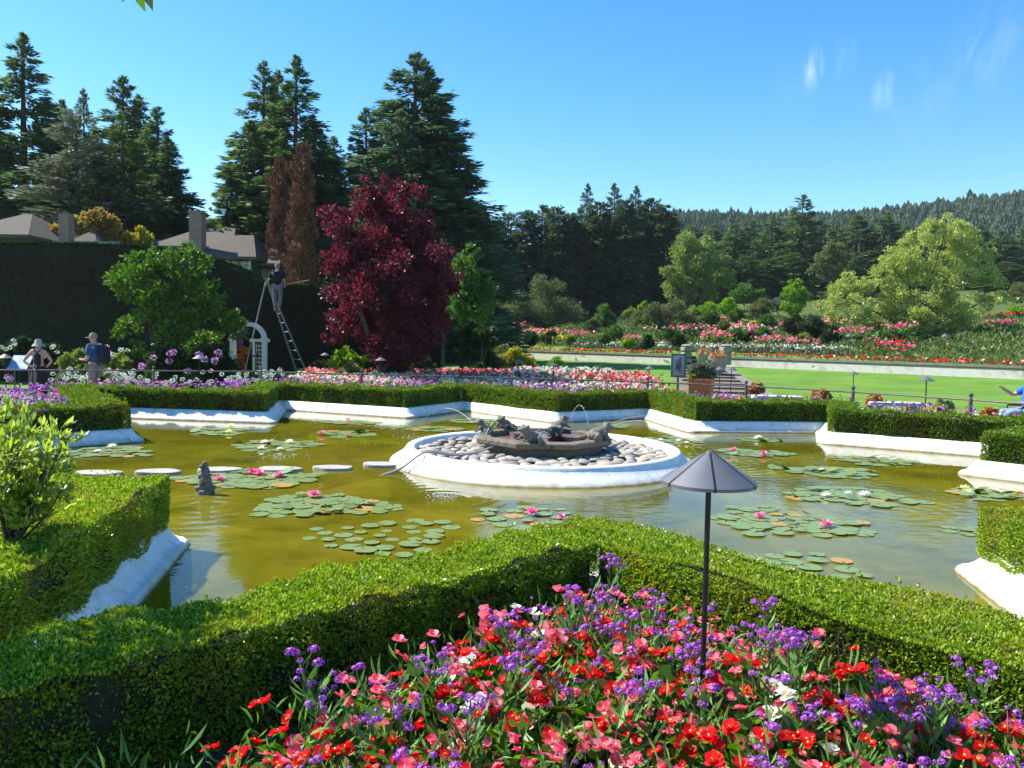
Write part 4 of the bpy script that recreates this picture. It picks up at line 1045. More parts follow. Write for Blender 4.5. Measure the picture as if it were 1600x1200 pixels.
conifer('ltfir', 190, 170, 50, 5.2, 'light green cypress between the grey cedar and dark firs', None, 0, 'cypress_tree')
conifer('brown', 472, 232, 42, 1.2, 'narrow rusty brown dead conifer left of the red leaved tree', None, 0, 'conifer_tree')
conifer('brown', 436, 256, 44, 1.0, 'greyish brown bare conifer left of the rusty brown one', None, 0, 'conifer_tree').children[0].data
for i, (px, py, R) in enumerate(((745, 334, 3.8), (770, 340, 3.6), (795, 335, 3.6), (822, 332, 3.8), (848, 324, 3.8), (872, 326, 3.6), (893, 336, 3.4), (918, 288, 2.9), (938, 318, 3.6), (961, 287, 3.4), (978, 315, 3.4), (994, 291, 2.9), (1018, 313, 3.4), (1040, 322, 3.2), (905, 350, 3.5), (950, 352, 3.6), (1005, 345, 3.4))):
    conifer('thuja' if py > 300 else 'fir2', px, py, 90 + (i * 7) % 5, R * (1 if py > 300 else 1.35), ('tall spiky' if py < 300 else 'dense') + ' conifer of the dark tree wall, %s' % (
      ['its left end', 'left end, second', 'left part', 'left part above the domed tree', 'left centre', 'centre left', 'just left of the first spire', 'the first spire', 'between two spires', 'the second spire', 'right of the second spire', 'the third spire', 'its right end', 'right end above the pale tree', 'front below the first spire', 'front below the second spire', 'front near the pale tree'][i]), 'dark conifers of the shaded tree wall', i)
for i, (px, py, Y, R, lb) in enumerate(((1080, 352, 125, 4.5, 'conifer behind the pale green tree'), (1112, 350, 130, 4.2, 'conifer above the right edge of the pale green tree'), (1150, 350, 120, 4.6, 'dark conifer in the middle forest left of its highest spire'), (1180, 342, 128, 4.4, 'rounded dark conifer right of the pale green tree'), (1207, 338, 122, 4.6, 'dark conifer just left of the highest middle spire'),
   (1255, 306, 118, 5.2, 'highest conifer spire in the middle forest'), (1232, 345, 125, 4.4, 'conifer at the left foot of the highest middle spire'), (1290, 350, 122, 4.2, 'conifer at the right of the highest middle spire'), (1308, 347, 128, 3.6, 'small pointed conifer in the middle forest'), (1340, 334, 120, 5.0, 'broad conifer left of the yellow green tree'), (1383, 332, 118, 5.0, 'broad conifer behind the top left of the yellow green tree'),
   (1418, 352, 122, 4.4, 'conifer partly behind the yellow green tree'), (1460, 345, 126, 4.6, 'conifer hidden behind the yellow green tree'), (1530, 352, 122, 4.6, 'conifer right of the yellow green tree top'), (1565, 362, 118, 4.4, 'conifer near the right edge above the yellow green tree'), (1597, 358, 122, 4.6, 'conifer at the right edge of the picture'), (1640, 345, 118, 5, 'conifer cut off by the right edge'),
   (1130, 395, 105, 4, 'low conifer right of the pale green tree'), (1165, 400, 105, 4.3, 'low dark conifer above the rounded green shrub'), (1200, 405, 108, 4.2, 'low dark conifer behind the small bright tree'), (1240, 395, 106, 4.4, 'low dark conifer above the small bright tree'), (1340, 400, 106, 4.2, 'low conifer left of the yellow green crown'), (1575, 410, 105, 4.4, 'low conifer right of the yellow green crown'))):
    conifer('bfir', px, py, Y, R * 1.05, lb, 'conifers of the middle forest', i)
# far wood on the hill
def far_wood():
    n = 6500; u = rng.uniform(.05, .95, n); y = 165 + 300 * rng.random(n) ** .85; x = u * y; z = hill_z(x, y); H = rng.uniform(4, 8.5, n); H[rng.random(n) < .06] *= 1.3; R = H * rng.uniform(.30, .46, n)
    Vs = []; k = 7; tiers = ((0, .45, 1.0), (.22, .68, .8), (.45, .86, .58), (.66, 1.0, .42))
    for lo, hi, rf in tiers:
        ph = rng.uniform(0, 2 * PI, n); top = np.stack([x, y, z + H * hi], 1); pts = []
        for q in range(2 * k):
            a = ph + PI * q / k; rr = R * rf * (rng.uniform(.85, 1.25, n) if q % 2 else rng.uniform(.5, .75, n)); pts.append(np.stack([x + np.cos(a) * rr, y + np.sin(a) * rr, z + H * (lo + rng.uniform(-.05, .04, n) + (0 if q % 2 else .05))], 1))
        for q in range(2 * k): Vs.append(np.stack([pts[q], pts[(q + 1) % (2 * k)], top], 1).reshape(-1, 3))
    V = np.concatenate(Vs)
    m = leafmat('far_wood_needles', [(.035, .060, .032), (.05, .082, .042), (.06, .095, .046)], 0, .9, spec=.05)
    tag(link('far_wood', np_mesh('far_wood', V, np.arange(len(V)).reshape(-1, 3), k=3), m), 'distant conifer wood covering the hill', None, None, 'stuff')
far_wood()

# ---------------------------------------------------------------- broadleaf trees
def crown_cards(blobs, L, W, n, flat=1.0, clump=.36, spread=.8, sub=14, upb=.25):
    tot = sum(b[3] ** 2 for b in blobs); Vs = []
    for (x, y, z, r) in blobs:
        m = max(4, int(sub * (1 if r > .5 else .7))); nn_ = int(n * r * r / tot / m) + 1
        for _ in range(m):
            d = rdir(1)[0]; d[2] = d[2] * .8 + .12; c = np.array([x, y, z]) + d * r * rng.uniform(.45, .95) * [1, 1, flat]
            q = rdir(nn_); P = c + q * (rng.random((nn_, 1)) ** .45) * r * clump * rng.uniform(.7, 1.3) * np.array([1, 1, .75 * flat])
            N = nrm(q * .6 + d * .7 + [0, 0, upb]); Vs.append(leafset(P, N, L, W, spread))
    return np.concatenate(Vs)
def tree(name, label, cat, Y, bx, blobs, L, W, n, mat, tr=.12, group=None, depth=.5, multi=1, base_z=None, flat=1.0, clump=.36, sub=14, spread=.8):
    base = D(bx, 560, Y); z0 = gz(base.x, Y) if base_z is None else base_z; base.z = z0; bl = []
    for (px, py, rp) in blobs:
        yy = Y + random.uniform(-1, 1) * depth * rp * Y / F; p = D(px, py, yy) - base; bl.append((p.x, p.y, p.z, rp * Y / F))
    root = empty(name, base); tag(root, label, cat, group)
    V = crown_cards(bl, L, W, n, flat, clump, spread, sub)
    link('crown' if 'tree' in name else 'foliage', np_mesh('crown', V, quads(len(V))), mat, root)
    if tr:
        b = MB(); cz = min(q[2] for q in bl); fork = max(.15, cz * .6)
        for s in range(multi):
            ox = (s - (multi - 1) / 2) * tr * 2.5
            sk = max(1, len(bl) // 9)
            for i, (x, y, z, r) in enumerate(bl):
                if i % multi != s or (i // multi) % sk: continue
                b.tube([(ox, 0, -.1), (ox * 1.5, 0, fork), (x * .45 + ox, y * .45, (fork + z) / 2 + .05), (x, y, z + r * .3)], [tr, tr * .8, tr * .38, tr * .08], 6)
        b.build('trunk' if 'tree' in name else 'stems', MT['bark'], root)
    return root
MT['plum'] = leafmat('purple_plum_leaf', [(.038, .010, .016), (.070, .014, .023), (.125, .021, .031), (.22, .036, .05)], .40, .42, spec=.4)
MT['magn'] = leafmat('magnolia_leaf', [(.045, .105, .014), (.07, .15, .018), (.10, .20, .025)], .35, .5, spec=.25)
MT['mid'] = leafmat('mid_green_leaf', [(.05, .12, .02), (.08, .17, .03), (.11, .22, .04)], .35, .5)
MT['dkleaf'] = leafmat('dark_green_leaf', [(.02, .045, .01), (.03, .065, .015), (.05, .09, .02)], .25, .5)
MT['olive'] = leafmat('olive_green_leaf', [(.09, .115, .035), (.13, .16, .05), (.16, .19, .065)], .3, .55)
MT['pale'] = leafmat('pale_green_leaf', [(.15, .21, .045), (.20, .27, .06), (.25, .33, .08)], .35, .5)
MT['ygreen'] = leafmat('yellow_green_leaf', [(.31, .37, .085), (.41, .47, .12), (.50, .55, .17), (.25, .32, .06)], .3, .5)
MT['bright'] = leafmat('bright_green_leaf', [(.12, .24, .015), (.17, .32, .02), (.22, .37, .03)], .4, .5)
MT['gold'] = leafmat('golden_leaf', [(.34, .30, .035), (.42, .33, .06), (.26, .28, .03)], .35, .5)
MT['orng'] = leafmat('orange_tinted_leaf', [(.33, .22, .06), (.38, .28, .08), (.24, .24, .06), (.30, .15, .06)], .3, .5)
MT['dkred'] = leafmat('dark_red_leaf', [(.09, .02, .025), (.06, .02, .02)], .3, .5)
MT['grey'] = leafmat('grey_green_leaf', [(.15, .19, .12), (.20, .24, .15), (.11, .14, .08)], .25, .6)
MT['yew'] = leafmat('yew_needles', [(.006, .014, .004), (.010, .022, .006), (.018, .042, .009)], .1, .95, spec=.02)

tree('plum_tree', 'large dark red leaved tree in the middle of the left half', 'tree', 24.5, 597,
 [(590, 335, 50), (560, 385, 52), (640, 350, 45), (612, 310, 36), (575, 308, 22), (600, 400, 62), (545, 445, 46), (650, 420, 52), (600, 470, 60), (545, 500, 38), (655, 485, 55), (680, 405, 30), (682, 450, 36), (630, 520, 45), (672, 520, 36), (525, 410, 24), (525, 345, 26), (585, 530, 30), (655, 300, 16), (568, 283, 10), (604, 284, 10), (625, 290, 12), (520, 525, 18), (512, 335, 14), (600, 545, 30), (650, 545, 30), (570, 500, 40), (620, 560, 22), (560, 420, 45), (620, 370, 50), (670, 450, 50)],
 .095, .06, 66000, MT['plum'], .11, depth=1.0)
tree('magnolia_tree', 'spreading fresh green small tree in front of the tall dark hedge', 'tree', 23.3, 255,
 [(225, 430, 28), (255, 410, 26), (290, 405, 24), (200, 445, 26), (190, 425, 16), (285, 445, 28), (320, 455, 24), (250, 470, 32), (225, 485, 26), (300, 490, 28), (340, 500, 26), (362, 505, 18), (270, 520, 30), (200, 512, 16), (185, 520, 10), (320, 535, 26), (215, 545, 14), (350, 490, 16), (322, 415, 15), (210, 408, 14), (295, 390, 10), (340, 470, 13), (240, 455, 20), (372, 522, 12), (305, 560, 22), (260, 560, 24)],
 .15, .07, 9500, MT['magn'], .06, depth=1.1, multi=3, clump=.42)
tree('green_tree', 'mid green tree beside the right side of the red leaved tree', 'tree', 34, 735, [(730, 420, 26), (745, 445, 28), (722, 455, 28), (750, 475, 24), (735, 485, 30), (738, 395, 14), (757, 430, 14), (720, 495, 28)], .15, .09, 9000, MT['mid'], .1)
tree('clipped_tree', 'dark clipped round headed small tree right of the red leaved tree', 'tree', 27, 735, [(715, 520, 22), (735, 512, 20), (755, 520, 22), (745, 535, 22), (722, 538, 22), (765, 535, 12), (735, 555, 18)], .08, .05, 12000, MT['dkleaf'], .08, depth=.8, multi=3)
g2 = 'small domed trees on the terrace'
tree('domed_tree', 'wide domed olive green tree on the terrace left of the weeping shrub', 'tree', 72, 845, [(845, 462, 24), (815, 475, 24), (875, 475, 26), (790, 488, 20), (840, 485, 26), (890, 492, 22), (860, 500, 20), (800, 500, 16), (780, 492, 14), (842, 440, 12), (868, 450, 14), (905, 500, 10)], .2, .07, 16000, MT['olive'], .14, g2, multi=2, clump=.5, spread=1.1)
tree('domed_tree', 'lower domed olive tree with visible crooked trunk left of the stone pillars', 'tree', 60, 1038, [(1030, 490, 17), (1055, 488, 18), (1005, 495, 15), (1075, 496, 14), (1040, 503, 14), (990, 502, 10), (1085, 503, 9), (1020, 483, 11)], .16, .06, 9000, MT['olive'], .15, g2, clump=.5, spread=1.1)
tree('weeping_shrub', 'small weeping grey green conifer shrub in front of the dark tree wall', 'shrub', 70, 945, [(943, 482, 7), (940, 492, 9), (950, 492, 9), (938, 503, 10), (950, 505, 11), (957, 500, 7)], .3, .06, 2600, MT['mid'], .05)
tree('pale_tree', 'pale green airy tree with thin trunks right of the dark tree wall', 'tree', 75, 1080, [(1070, 375, 16), (1068, 400, 22), (1100, 385, 18), (1095, 410, 24), (1125, 405, 16), (1060, 430, 24), (1090, 440, 26), (1120, 432, 22), (1050, 455, 18), (1105, 460, 20), (1075, 462, 22), (1135, 440, 12), (1045, 425, 12)], .24, .13, 15000, MT['pale'], .12, multi=3, clump=.45)
tree('maple_tree', 'large yellow green spreading tree on the right of the terrace', 'tree', 52, 1430,
 [(1480, 358, 24), (1450, 365, 22), (1505, 370, 24), (1470, 390, 30), (1510, 400, 30), (1430, 385, 24), (1420, 415, 30), (1460, 425, 32), (1500, 440, 34), (1540, 430, 24), (1400, 405, 20), (1385, 430, 24), (1375, 460, 26), (1420, 460, 30), (1340, 450, 20), (1320, 440, 16), (1310, 465, 22), (1295, 480, 18), (1340, 485, 26), (1380, 495, 26), (1430, 495, 30), (1480, 490, 32), (1520, 480, 28), (1555, 440, 16), (1560, 465, 14), (1300, 495, 14), (1550, 400, 14), (1450, 520, 20), (1500, 520, 22), (1350, 505, 16), (1460, 460, 34), (1440, 500, 34), (1400, 480, 30), (1490, 510, 26), (1470, 535, 22), (1420, 520, 22)],
 .17, .085, 52000, MT['ygreen'], .15, depth=.9, multi=1, clump=.34)
tree('small_tree', 'small bright lime green pyramidal tree between dark shrubs', 'tree', 66, 1243, [(1243, 442, 9), (1238, 455, 13), (1250, 460, 12), (1232, 470, 13), (1248, 475, 14), (1262, 465, 8), (1225, 482, 9), (1240, 485, 12)], .16, .08, 6000, MT['bright'], .06)
tree('olive_tree', 'olive brown rounded tree at the edge of the middle forest', 'tree', 95, 1305, [(1305, 390, 14), (1290, 405, 15), (1310, 410, 15), (1280, 425, 14), (1300, 430, 14), (1320, 400, 10)], .35, .18, 3500, MT['olive'], .2)
# garden shrubs, each a thing
shr = [ # px, py, r px, Y, mat, label
 (1160, 455, 22, 78, 'mid', 'fresh green rounded shrub right of the pale tree trunks'), (1185, 462, 16, 78, 'mid', 'green shrub above the olive shrub row'), (1135, 478, 18, 70, 'bright', 'bright green bush below the pale tree'), (1105, 482, 16, 68, 'bright', 'light green bush at the foot of the pale tree'), (1190, 480, 22, 68, 'olive', 'olive round shrub left of the small lime tree'),
 (1212, 475, 14, 74, 'grey', 'greyish shrub just left of the small lime tree'), (1150, 490, 14, 62, 'mid', 'mid green shrub above the white flower row'), (1270, 508, 22, 50, 'dkleaf', 'dark spreading shrub with bare stems left of the yellow green tree'), (1240, 505, 18, 51, 'dkleaf', 'dark shrub below the small lime tree'), (1300, 520, 16, 49, 'dkleaf', 'dark shrub in the shade of the yellow green tree'),
 (1340, 518, 14, 49, 'gold', 'golden shrub under the yellow green tree'), (1370, 510, 12, 52, 'pale', 'pale shrub under the yellow green tree'), (1400, 525, 18, 48, 'dkleaf', 'dark shrub under the middle of the yellow green tree'), (1445, 535, 16, 47, 'dkleaf', 'low dark shrub right of the red blooms'), (1490, 532, 18, 47, 'dkleaf', 'low dark shrub at the right under the yellow green tree'),
 (1530, 525, 18, 50, 'olive', 'olive shrub at the right below the yellow green tree'), (1570, 535, 20, 48, 'dkleaf', 'dark shrub near the right edge above the wall'), (1585, 490, 18, 60, 'bright', 'bright green bush at the right edge'), (1560, 500, 14, 60, 'mid', 'mid green bush near the right edge'), (1590, 455, 20, 80, 'olive', 'olive bush high at the right edge'), (1575, 520, 16, 56, 'orng', 'reddish tan low shrub at the right edge'),
 (985, 488, 12, 72, 'pale', 'pale bush right of the weeping shrub'), (1005, 478, 10, 76, 'bright', 'light green bush behind the crooked tree'), (925, 505, 12, 62, 'olive', 'olive bush left of the weeping shrub foot'), (905, 518, 12, 60, 'mid', 'green bush right of the domed tree'), (960, 517, 15, 56, 'mid', 'grassy green mound right of the weeping shrub'), (945, 528, 9, 54, 'mid', 'low green clump near the white flowers'),
 (860, 525, 13, 58, 'dkleaf', 'dark low bush under the domed tree'), (830, 528, 12, 60, 'dkleaf', 'dark bush left under the domed tree'), (790, 520, 12, 64, 'mid', 'green bush at the left end of the terrace bed'), (775, 512, 12, 66, 'olive', 'olive bush behind the yellow bush'), (890, 530, 8, 56, 'bright', 'small bright bush by the yellow flowers'), (982, 535, 10, 54, 'bright', 'yellow green low bush by the crooked trunk'), (1010, 533, 12, 53, 'dkleaf', 'dark green bush by the crooked trunk'),
 (1060, 530, 12, 52, 'dkleaf', 'dark bush left of the stone pillars'), (1045, 520, 10, 55, 'mid', 'green bush behind the left stone pillar'), (1150, 522, 12, 52, 'mid', 'green bush right of the stone pillars'), (1172, 526, 10, 52, 'dkred', 'dark red bush by the pink blooms'), (1192, 520, 12, 52, 'mid', 'grassy bush between the pink blooms'), (1215, 535, 14, 50, 'mid', 'green low bush at the end of the white flower row'), (1255, 530, 12, 49, 'pale', 'pale leaved bush left of the terrace lamp'), (1110, 495, 16, 64, 'mid', 'green bush above the pillars'),
 (1080, 487, 12, 68, 'bright', 'light green bush right of the crooked tree'), (1200, 500, 14, 60, 'mid', 'green bush in the middle of the right bed'), (1130, 508, 10, 58, 'olive', 'olive low bush above the pillars')]
for (px, py, r, Y, mt, lb) in shr:
    p = D(px, py, Y); z0 = gz(p.x, Y); rp = r
    bl = [(px, py, rp * .6), (px - rp * .5, py + rp * .3, rp * .5), (px + rp * .5, py + rp * .3, rp * .5), (px, py + rp * .5, rp * .55), (px + rp * .2, py - rp * .3, rp * .4)]
    tree('garden_shrub', lb, 'shrub', Y, px, bl, .16, .075, int(900 + r * 110), MT[mt], .03, 'shrubs on the terrace', clump=.5)
g3 = 'shrubs around the path'
for (px, py, r, Y, mt, lb, L) in ((540, 562, 24, 25.5, 'bright', 'bright lime green bush left of the red tree trunk', .12), (575, 565, 18, 26, 'mid', 'green bush in front of the red tree trunk', .08), (548, 580, 22, 24.6, 'olive', 'low olive feathery shrub below the lime green bush', .07), (620, 575, 20, 24.8, 'dkleaf', 'dark low shrub under the red tree', .06), (660, 570, 20, 25.5, 'dkleaf', 'dark shrub in deep shade right of the red tree trunk', .06),
   (800, 560, 22, 31, 'gold', 'golden yellow bush at the left end of the retaining wall', .12), (822, 570, 18, 31, 'gold', 'smaller golden bush beside the lawn', .10), (780, 552, 20, 32, 'olive', 'olive bush behind the golden bush', .10), (765, 565, 22, 28, 'dkleaf', 'dark bush left of the golden bush', .08), (745, 578, 16, 26, 'dkleaf', 'dark low bush below the clipped tree', .07),
   (868, 566, 13, 29, 'bright', 'round clipped green ball shrub at left on the lawn edge', .05), (937, 581, 15, 27, 'mid', 'round clipped darker ball shrub with the lawn behind', .05),
   (30, 545, 26, 23, 'dkleaf', 'dark hydrangea bush behind the woman in the sun hat', .13), (75, 555, 22, 23.4, 'dkleaf', 'dark hydrangea bush between the two visitors', .13), (120, 565, 24, 22.6, 'pale', 'pale flowering bush left of the man in blue', .1), (185, 568, 22, 22.6, 'pale', 'pale flowering bush right of the man with the backpack', .1),
   (262, 560, 30, 22.4, 'dkleaf', 'hydrangea bush with purple heads under the magnolia', .12), (315, 562, 28, 22.6, 'dkleaf', 'hydrangea bush left of the white arch', .12), (350, 565, 20, 22.8, 'dkleaf', 'hydrangea bush touching the white arch', .12), (385, 590, 18, 22.0, 'mid', 'low white flowered bush in front of the arch', .07), (425, 595, 20, 22.0, 'mid', 'leafy white flowered bush right of the arch post', .08), (295, 592, 18, 21.8, 'dkleaf', 'low dark leaved bush with white heads under the hydrangeas', .08),
   (100, 592, 16, 21.8, 'grey', 'low grey green bush between the visitors', .06), (185, 592, 16, 21.8, 'grey', 'low grey green bush right of the man', .06), (235, 592, 16, 21.8, 'mid', 'low green bush with white heads below the hydrangea', .07), (500, 572, 14, 26, 'dkleaf', 'dark fern like bush below the ladder', .07)):
    if px < 10: continue
    bl = [(px, py, r * .6), (px - r * .5, py + r * .25, r * .5), (px + r * .5, py + r * .2, r * .5), (px, py + r * .5, r * .55), (px + r * .2, py - r * .35, r * .4), (px - r * .6, py + r * .6, r * .4), (px + r * .6, py + r * .6, r * .4)]
    tree('garden_shrub', lb, 'shrub', Y, px, bl, L, L * .5, int(r * 190 * (.1 / L) ** .8), MT[mt], .02, g3, clump=.5, depth=.9)
# hydrangea heads belong to their bushes
def heads_on(px, py, rx, ry, n, Y, cl, s, label):
    m = MT[cl]; P = []; 
    for _ in range(n):
        p = D(random.gauss(px, rx), random.gauss(py, ry), Y + random.uniform(-.3, .1)); q = 40; N = rdir(q); P.append(leafset(p[:] + N * s * [1, 1, .8] * .85, N, s * .5, s * .5, .5))
    return m, np.concatenate(P)
MT['hyp'] = leafmat('hydrangea_mauve', [(.48, .22, .46), (.58, .30, .55), (.62, .40, .58)], .25, .5)
MT['hyw'] = leafmat('hydrangea_white', [(.60, .66, .60), (.72, .76, .68), (.55, .66, .5)], .25, .5)
def bloom_group(label, spots, cl, s):
    V = []
    for sp in spots: m, v = heads_on(*sp, cl, s, ''); V.append(v)
    V = np.concatenate(V); tag(link('blossoms', np_mesh('blossoms', V, quads(len(V))), MT[cl]), label, None, None, 'stuff')
bloom_group('mauve hydrangea heads', [(265, 555, 14, 6, 4, 21.9), (320, 555, 14, 6, 5, 21.9), (345, 560, 8, 5, 2, 22), (222, 572, 3, 2, 2, 21.9), (175, 555, 5, 3, 1, 22), (15, 590, 6, 3, 2, 21.5), (305, 585, 12, 4, 1, 21.6)], 'hyp', .085)
bloom_group('white hydrangea heads', [(20, 535, 10, 8, 5, 22.5), (85, 545, 8, 8, 4, 22.7), (120, 588, 22, 7, 26, 21.3), (190, 590, 20, 7, 30, 21.3), (255, 594, 25, 5, 16, 21.3), (350, 590, 16, 6, 16, 21.4), (385, 592, 14, 6, 16, 21.4), (425, 592, 16, 8, 22, 21.4), (358, 550, 5, 6, 4, 22.2), (180, 548, 18, 6, 8, 22)], 'hyw', .055)

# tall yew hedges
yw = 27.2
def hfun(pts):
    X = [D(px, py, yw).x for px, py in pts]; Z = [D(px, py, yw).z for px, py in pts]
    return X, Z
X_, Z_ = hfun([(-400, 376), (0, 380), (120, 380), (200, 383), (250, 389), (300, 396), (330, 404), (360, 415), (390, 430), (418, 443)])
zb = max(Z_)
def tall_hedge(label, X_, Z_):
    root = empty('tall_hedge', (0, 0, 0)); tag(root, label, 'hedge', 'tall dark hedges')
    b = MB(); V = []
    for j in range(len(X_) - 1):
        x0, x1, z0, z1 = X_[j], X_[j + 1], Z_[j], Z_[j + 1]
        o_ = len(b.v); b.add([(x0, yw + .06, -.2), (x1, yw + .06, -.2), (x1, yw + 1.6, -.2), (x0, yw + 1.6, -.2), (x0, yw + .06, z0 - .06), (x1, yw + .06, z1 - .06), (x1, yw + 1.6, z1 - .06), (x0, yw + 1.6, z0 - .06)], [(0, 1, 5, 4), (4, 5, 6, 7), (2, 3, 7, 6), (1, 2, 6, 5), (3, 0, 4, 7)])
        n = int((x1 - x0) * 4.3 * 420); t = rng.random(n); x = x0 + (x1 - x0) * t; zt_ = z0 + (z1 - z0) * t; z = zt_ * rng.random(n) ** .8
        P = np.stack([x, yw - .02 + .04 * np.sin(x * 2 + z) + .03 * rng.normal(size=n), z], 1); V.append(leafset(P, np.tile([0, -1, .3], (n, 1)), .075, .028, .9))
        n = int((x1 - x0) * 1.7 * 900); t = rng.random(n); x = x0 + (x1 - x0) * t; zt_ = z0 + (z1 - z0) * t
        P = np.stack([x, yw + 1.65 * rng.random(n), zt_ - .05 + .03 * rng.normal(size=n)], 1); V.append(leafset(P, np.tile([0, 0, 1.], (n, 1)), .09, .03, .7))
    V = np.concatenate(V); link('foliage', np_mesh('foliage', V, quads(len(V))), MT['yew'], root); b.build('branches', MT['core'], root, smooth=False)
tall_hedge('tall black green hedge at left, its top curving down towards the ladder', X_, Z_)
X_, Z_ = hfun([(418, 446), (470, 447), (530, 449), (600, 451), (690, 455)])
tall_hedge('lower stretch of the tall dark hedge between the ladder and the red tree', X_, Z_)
# ================================================================ BUILDINGS AND FURNITURE
MT['roof'] = surf('roof_shingle', (.055, .047, .036), (.088, .076, .058), 6, .95, bump=.5, bscale=20, c3=(.04, .034, .027), stretch=(1, 1, 6))
MT['teal'] = surf('green_grey_siding', (.05, .085, .075), (.07, .11, .095), 5, .8)
MT['grwall'] = surf('grey_shingle_wall', (.22, .22, .20), (.28, .27, .25), 8, .85, stretch=(1, 1, 5))
MT['wframe'] = surf('cream_window_frame', (.62, .60, .52), None, rough=.6)
MT['glass'] = surf('window_glass', (.03, .04, .045), None, rough=.08, spec=.8)
def brickmat(name, a, b_, mortar, sc=6):
    m, nt, out = newmat(name); tc = nd(nt, 'ShaderNodeTexCoord'); mp = nd(nt, 'ShaderNodeMapping', {'Vector': tc.outputs['Object'], 'Rotation': (PI / 2, 0, 0)})
    br = nd(nt, 'ShaderNodeTexBrick', {'Vector': mp.outputs[0], 'Color1': (*a, 1), 'Color2': (*b_, 1), 'Mortar': (*mortar, 1), 'Scale': sc, 'Mortar Size': .02})
    p = nd(nt, 'ShaderNodeBsdfPrincipled', {'Base Color': br.outputs[0], 'Roughness': .9}); nt.links.new(p.outputs[0], out.inputs[0]); return m
MT['brick'] = brickmat('chimney_brick', (.30, .17, .13), (.22, .13, .11), (.24, .2, .17), 2.2)
def hip(b, x0, x1, y0, y1, ze, zr, inset):
    ym = (y0 + y1) / 2; i2 = inset
    vs = [(x0, y0, ze), (x1, y0, ze), (x1, y1, ze), (x0, y1, ze), (x0 + i2, ym, zr), (x1 - i2, ym, zr), (x0, y0, ze - .15), (x1, y0, ze - .15), (x1, y1, ze - .15), (x0, y1, ze - .15)]
    b.add(vs, [(0, 1, 5, 4), (1, 2, 5), (2, 3, 4, 5), (3, 0, 4), (6, 7, 1, 0), (7, 8, 2, 1), (8, 9, 3, 2), (9, 6, 0, 3), (9, 8, 7, 6)])
def pxx(px, Y): return D(px, 500, Y).x
def pz(px, py, Y): return D(px, py, Y).z
def window(root, px, py, w, h, Y, nx=2, ny=2):
    p = D(px, py, Y); f = MB()
    f.box((0, 0, h / 2), (w + .14, .08, .07)); f.box((0, 0, -h / 2), (w + .14, .08, .07)); f.box((-w / 2 - .035, 0, 0), (.07, .08, h - .07)); f.box((w / 2 + .035, 0, 0), (.07, .08, h - .07))
    for i in range(1, nx): f.box((-w / 2 + w * i / nx, 0, 0), (.035, .05, h - .07))
    for i in range(1, ny): f.box((0, .004, -h / 2 + h * i / ny), (w - .002, .045, .03))
    o = f.build('window', MT['wframe'], root, None, 0, False); o.location = p - root.location; o.location.y = Y - root.location.y
    MB().box((0, .03, 0), (w, .02, h - .08)).build('pane', MT['glass'], o, None, 0, False)
Yh = 42
root = empty('house', (pxx(360, Yh), Yh, 0)); tag(root, 'grey roofed house with a tall brick chimney and white framed windows above the hedge', 'house'); ox = root.location.x
def part(nme, b, m, r=None, sm=False): 
    o = b.build(nme, m, r or root, None, 0, sm); o.location = -((r or root).location) if r is None else (0, 0, 0); return o
b = MB(); x0, x1 = pxx(322, Yh), pxx(394, Yh); b.box(((x0 + x1) / 2, Yh + 3, 2.9), (x1 - x0, 6, pz(360, 403, Yh) * 2 - 5.8)); b = MB(); zt_ = pz(360, 404, Yh)
b.box(((x0 + x1) / 2, Yh + 3, (zt_ - .1) / 2), (x1 - x0, 6, zt_ + .1)); part('wall', b, MT['teal'])
b = MB(); x2, x3 = pxx(396, Yh + 1), pxx(440, Yh + 1); z2 = pz(420, 416, Yh); b.box(((x2 + x3) / 2, Yh + 4, z2 / 2), (x3 - x2, 5, z2)); part('wall', b, MT['grwall'])
b = MB(); x4, x5 = pxx(190, Yh + 3), pxx(322, Yh + 3); z4 = pz(240, 390, Yh + 3); b.box(((x4 + x5) / 2, Yh + 6, z4 / 2), (x5 - x4 - .1, 5, z4)); part('wall', b, MT['grwall'])
b = MB(); hip(b, pxx(306, Yh), pxx(406, Yh), Yh - .6, Yh + 6, pz(350, 402, Yh), pz(350, 368, Yh + 3), 1.2); part('roof', b, MT['roof'])
b = MB(); hip(b, pxx(262, Yh + 4), pxx(388, Yh + 4), Yh + 1.5, Yh + 10, pz(300, 392, Yh + 4), pz(320, 353, Yh + 5), 1.35); part('roof', b, MT['roof'])
b = MB(); hip(b, pxx(366, Yh + 2), pxx(450, Yh + 2), Yh + .5, Yh + 8, pz(420, 415, Yh + 2), pz(400, 382, Yh + 3), 1.1); part('roof', b, MT['roof'])
b = MB(); hip(b, pxx(180, Yh + 3), pxx(300, Yh + 3), Yh + 2.5, Yh + 8, pz(240, 388, Yh + 3), pz(240, 370, Yh + 4), .9); part('roof', b, MT['roof'])
ch = MB(); cx_ = pxx(306, Yh); z0_, z1_ = pz(306, 396, Yh), pz(306, 332, Yh); ch.box((cx_, Yh + .3, (z0_ + z1_) / 2 - 1), (.66, .66, z1_ - z0_ + 2)); ch.box((cx_, Yh + .3, z1_ + .03), (.76, .76, .1)); part('chimney', ch, MT['brick'])
for px in (346, 365, 382): window(root, px, 409 + (px - 346) * .06, .50, .55, Yh - .03, 2, 2)
root = empty('house', (pxx(30, 40), 40, 0)); tag(root, 'low house corner with a grey hipped roof at the left edge above the hedge', 'house')
b = MB(); x0, x1 = pxx(-60, 40), pxx(46, 40); b.box(((x0 + x1) / 2, 43, pz(20, 371, 40) / 2), (x1 - x0, 5, pz(20, 371, 40))); part('wall', b, MT['teal'])
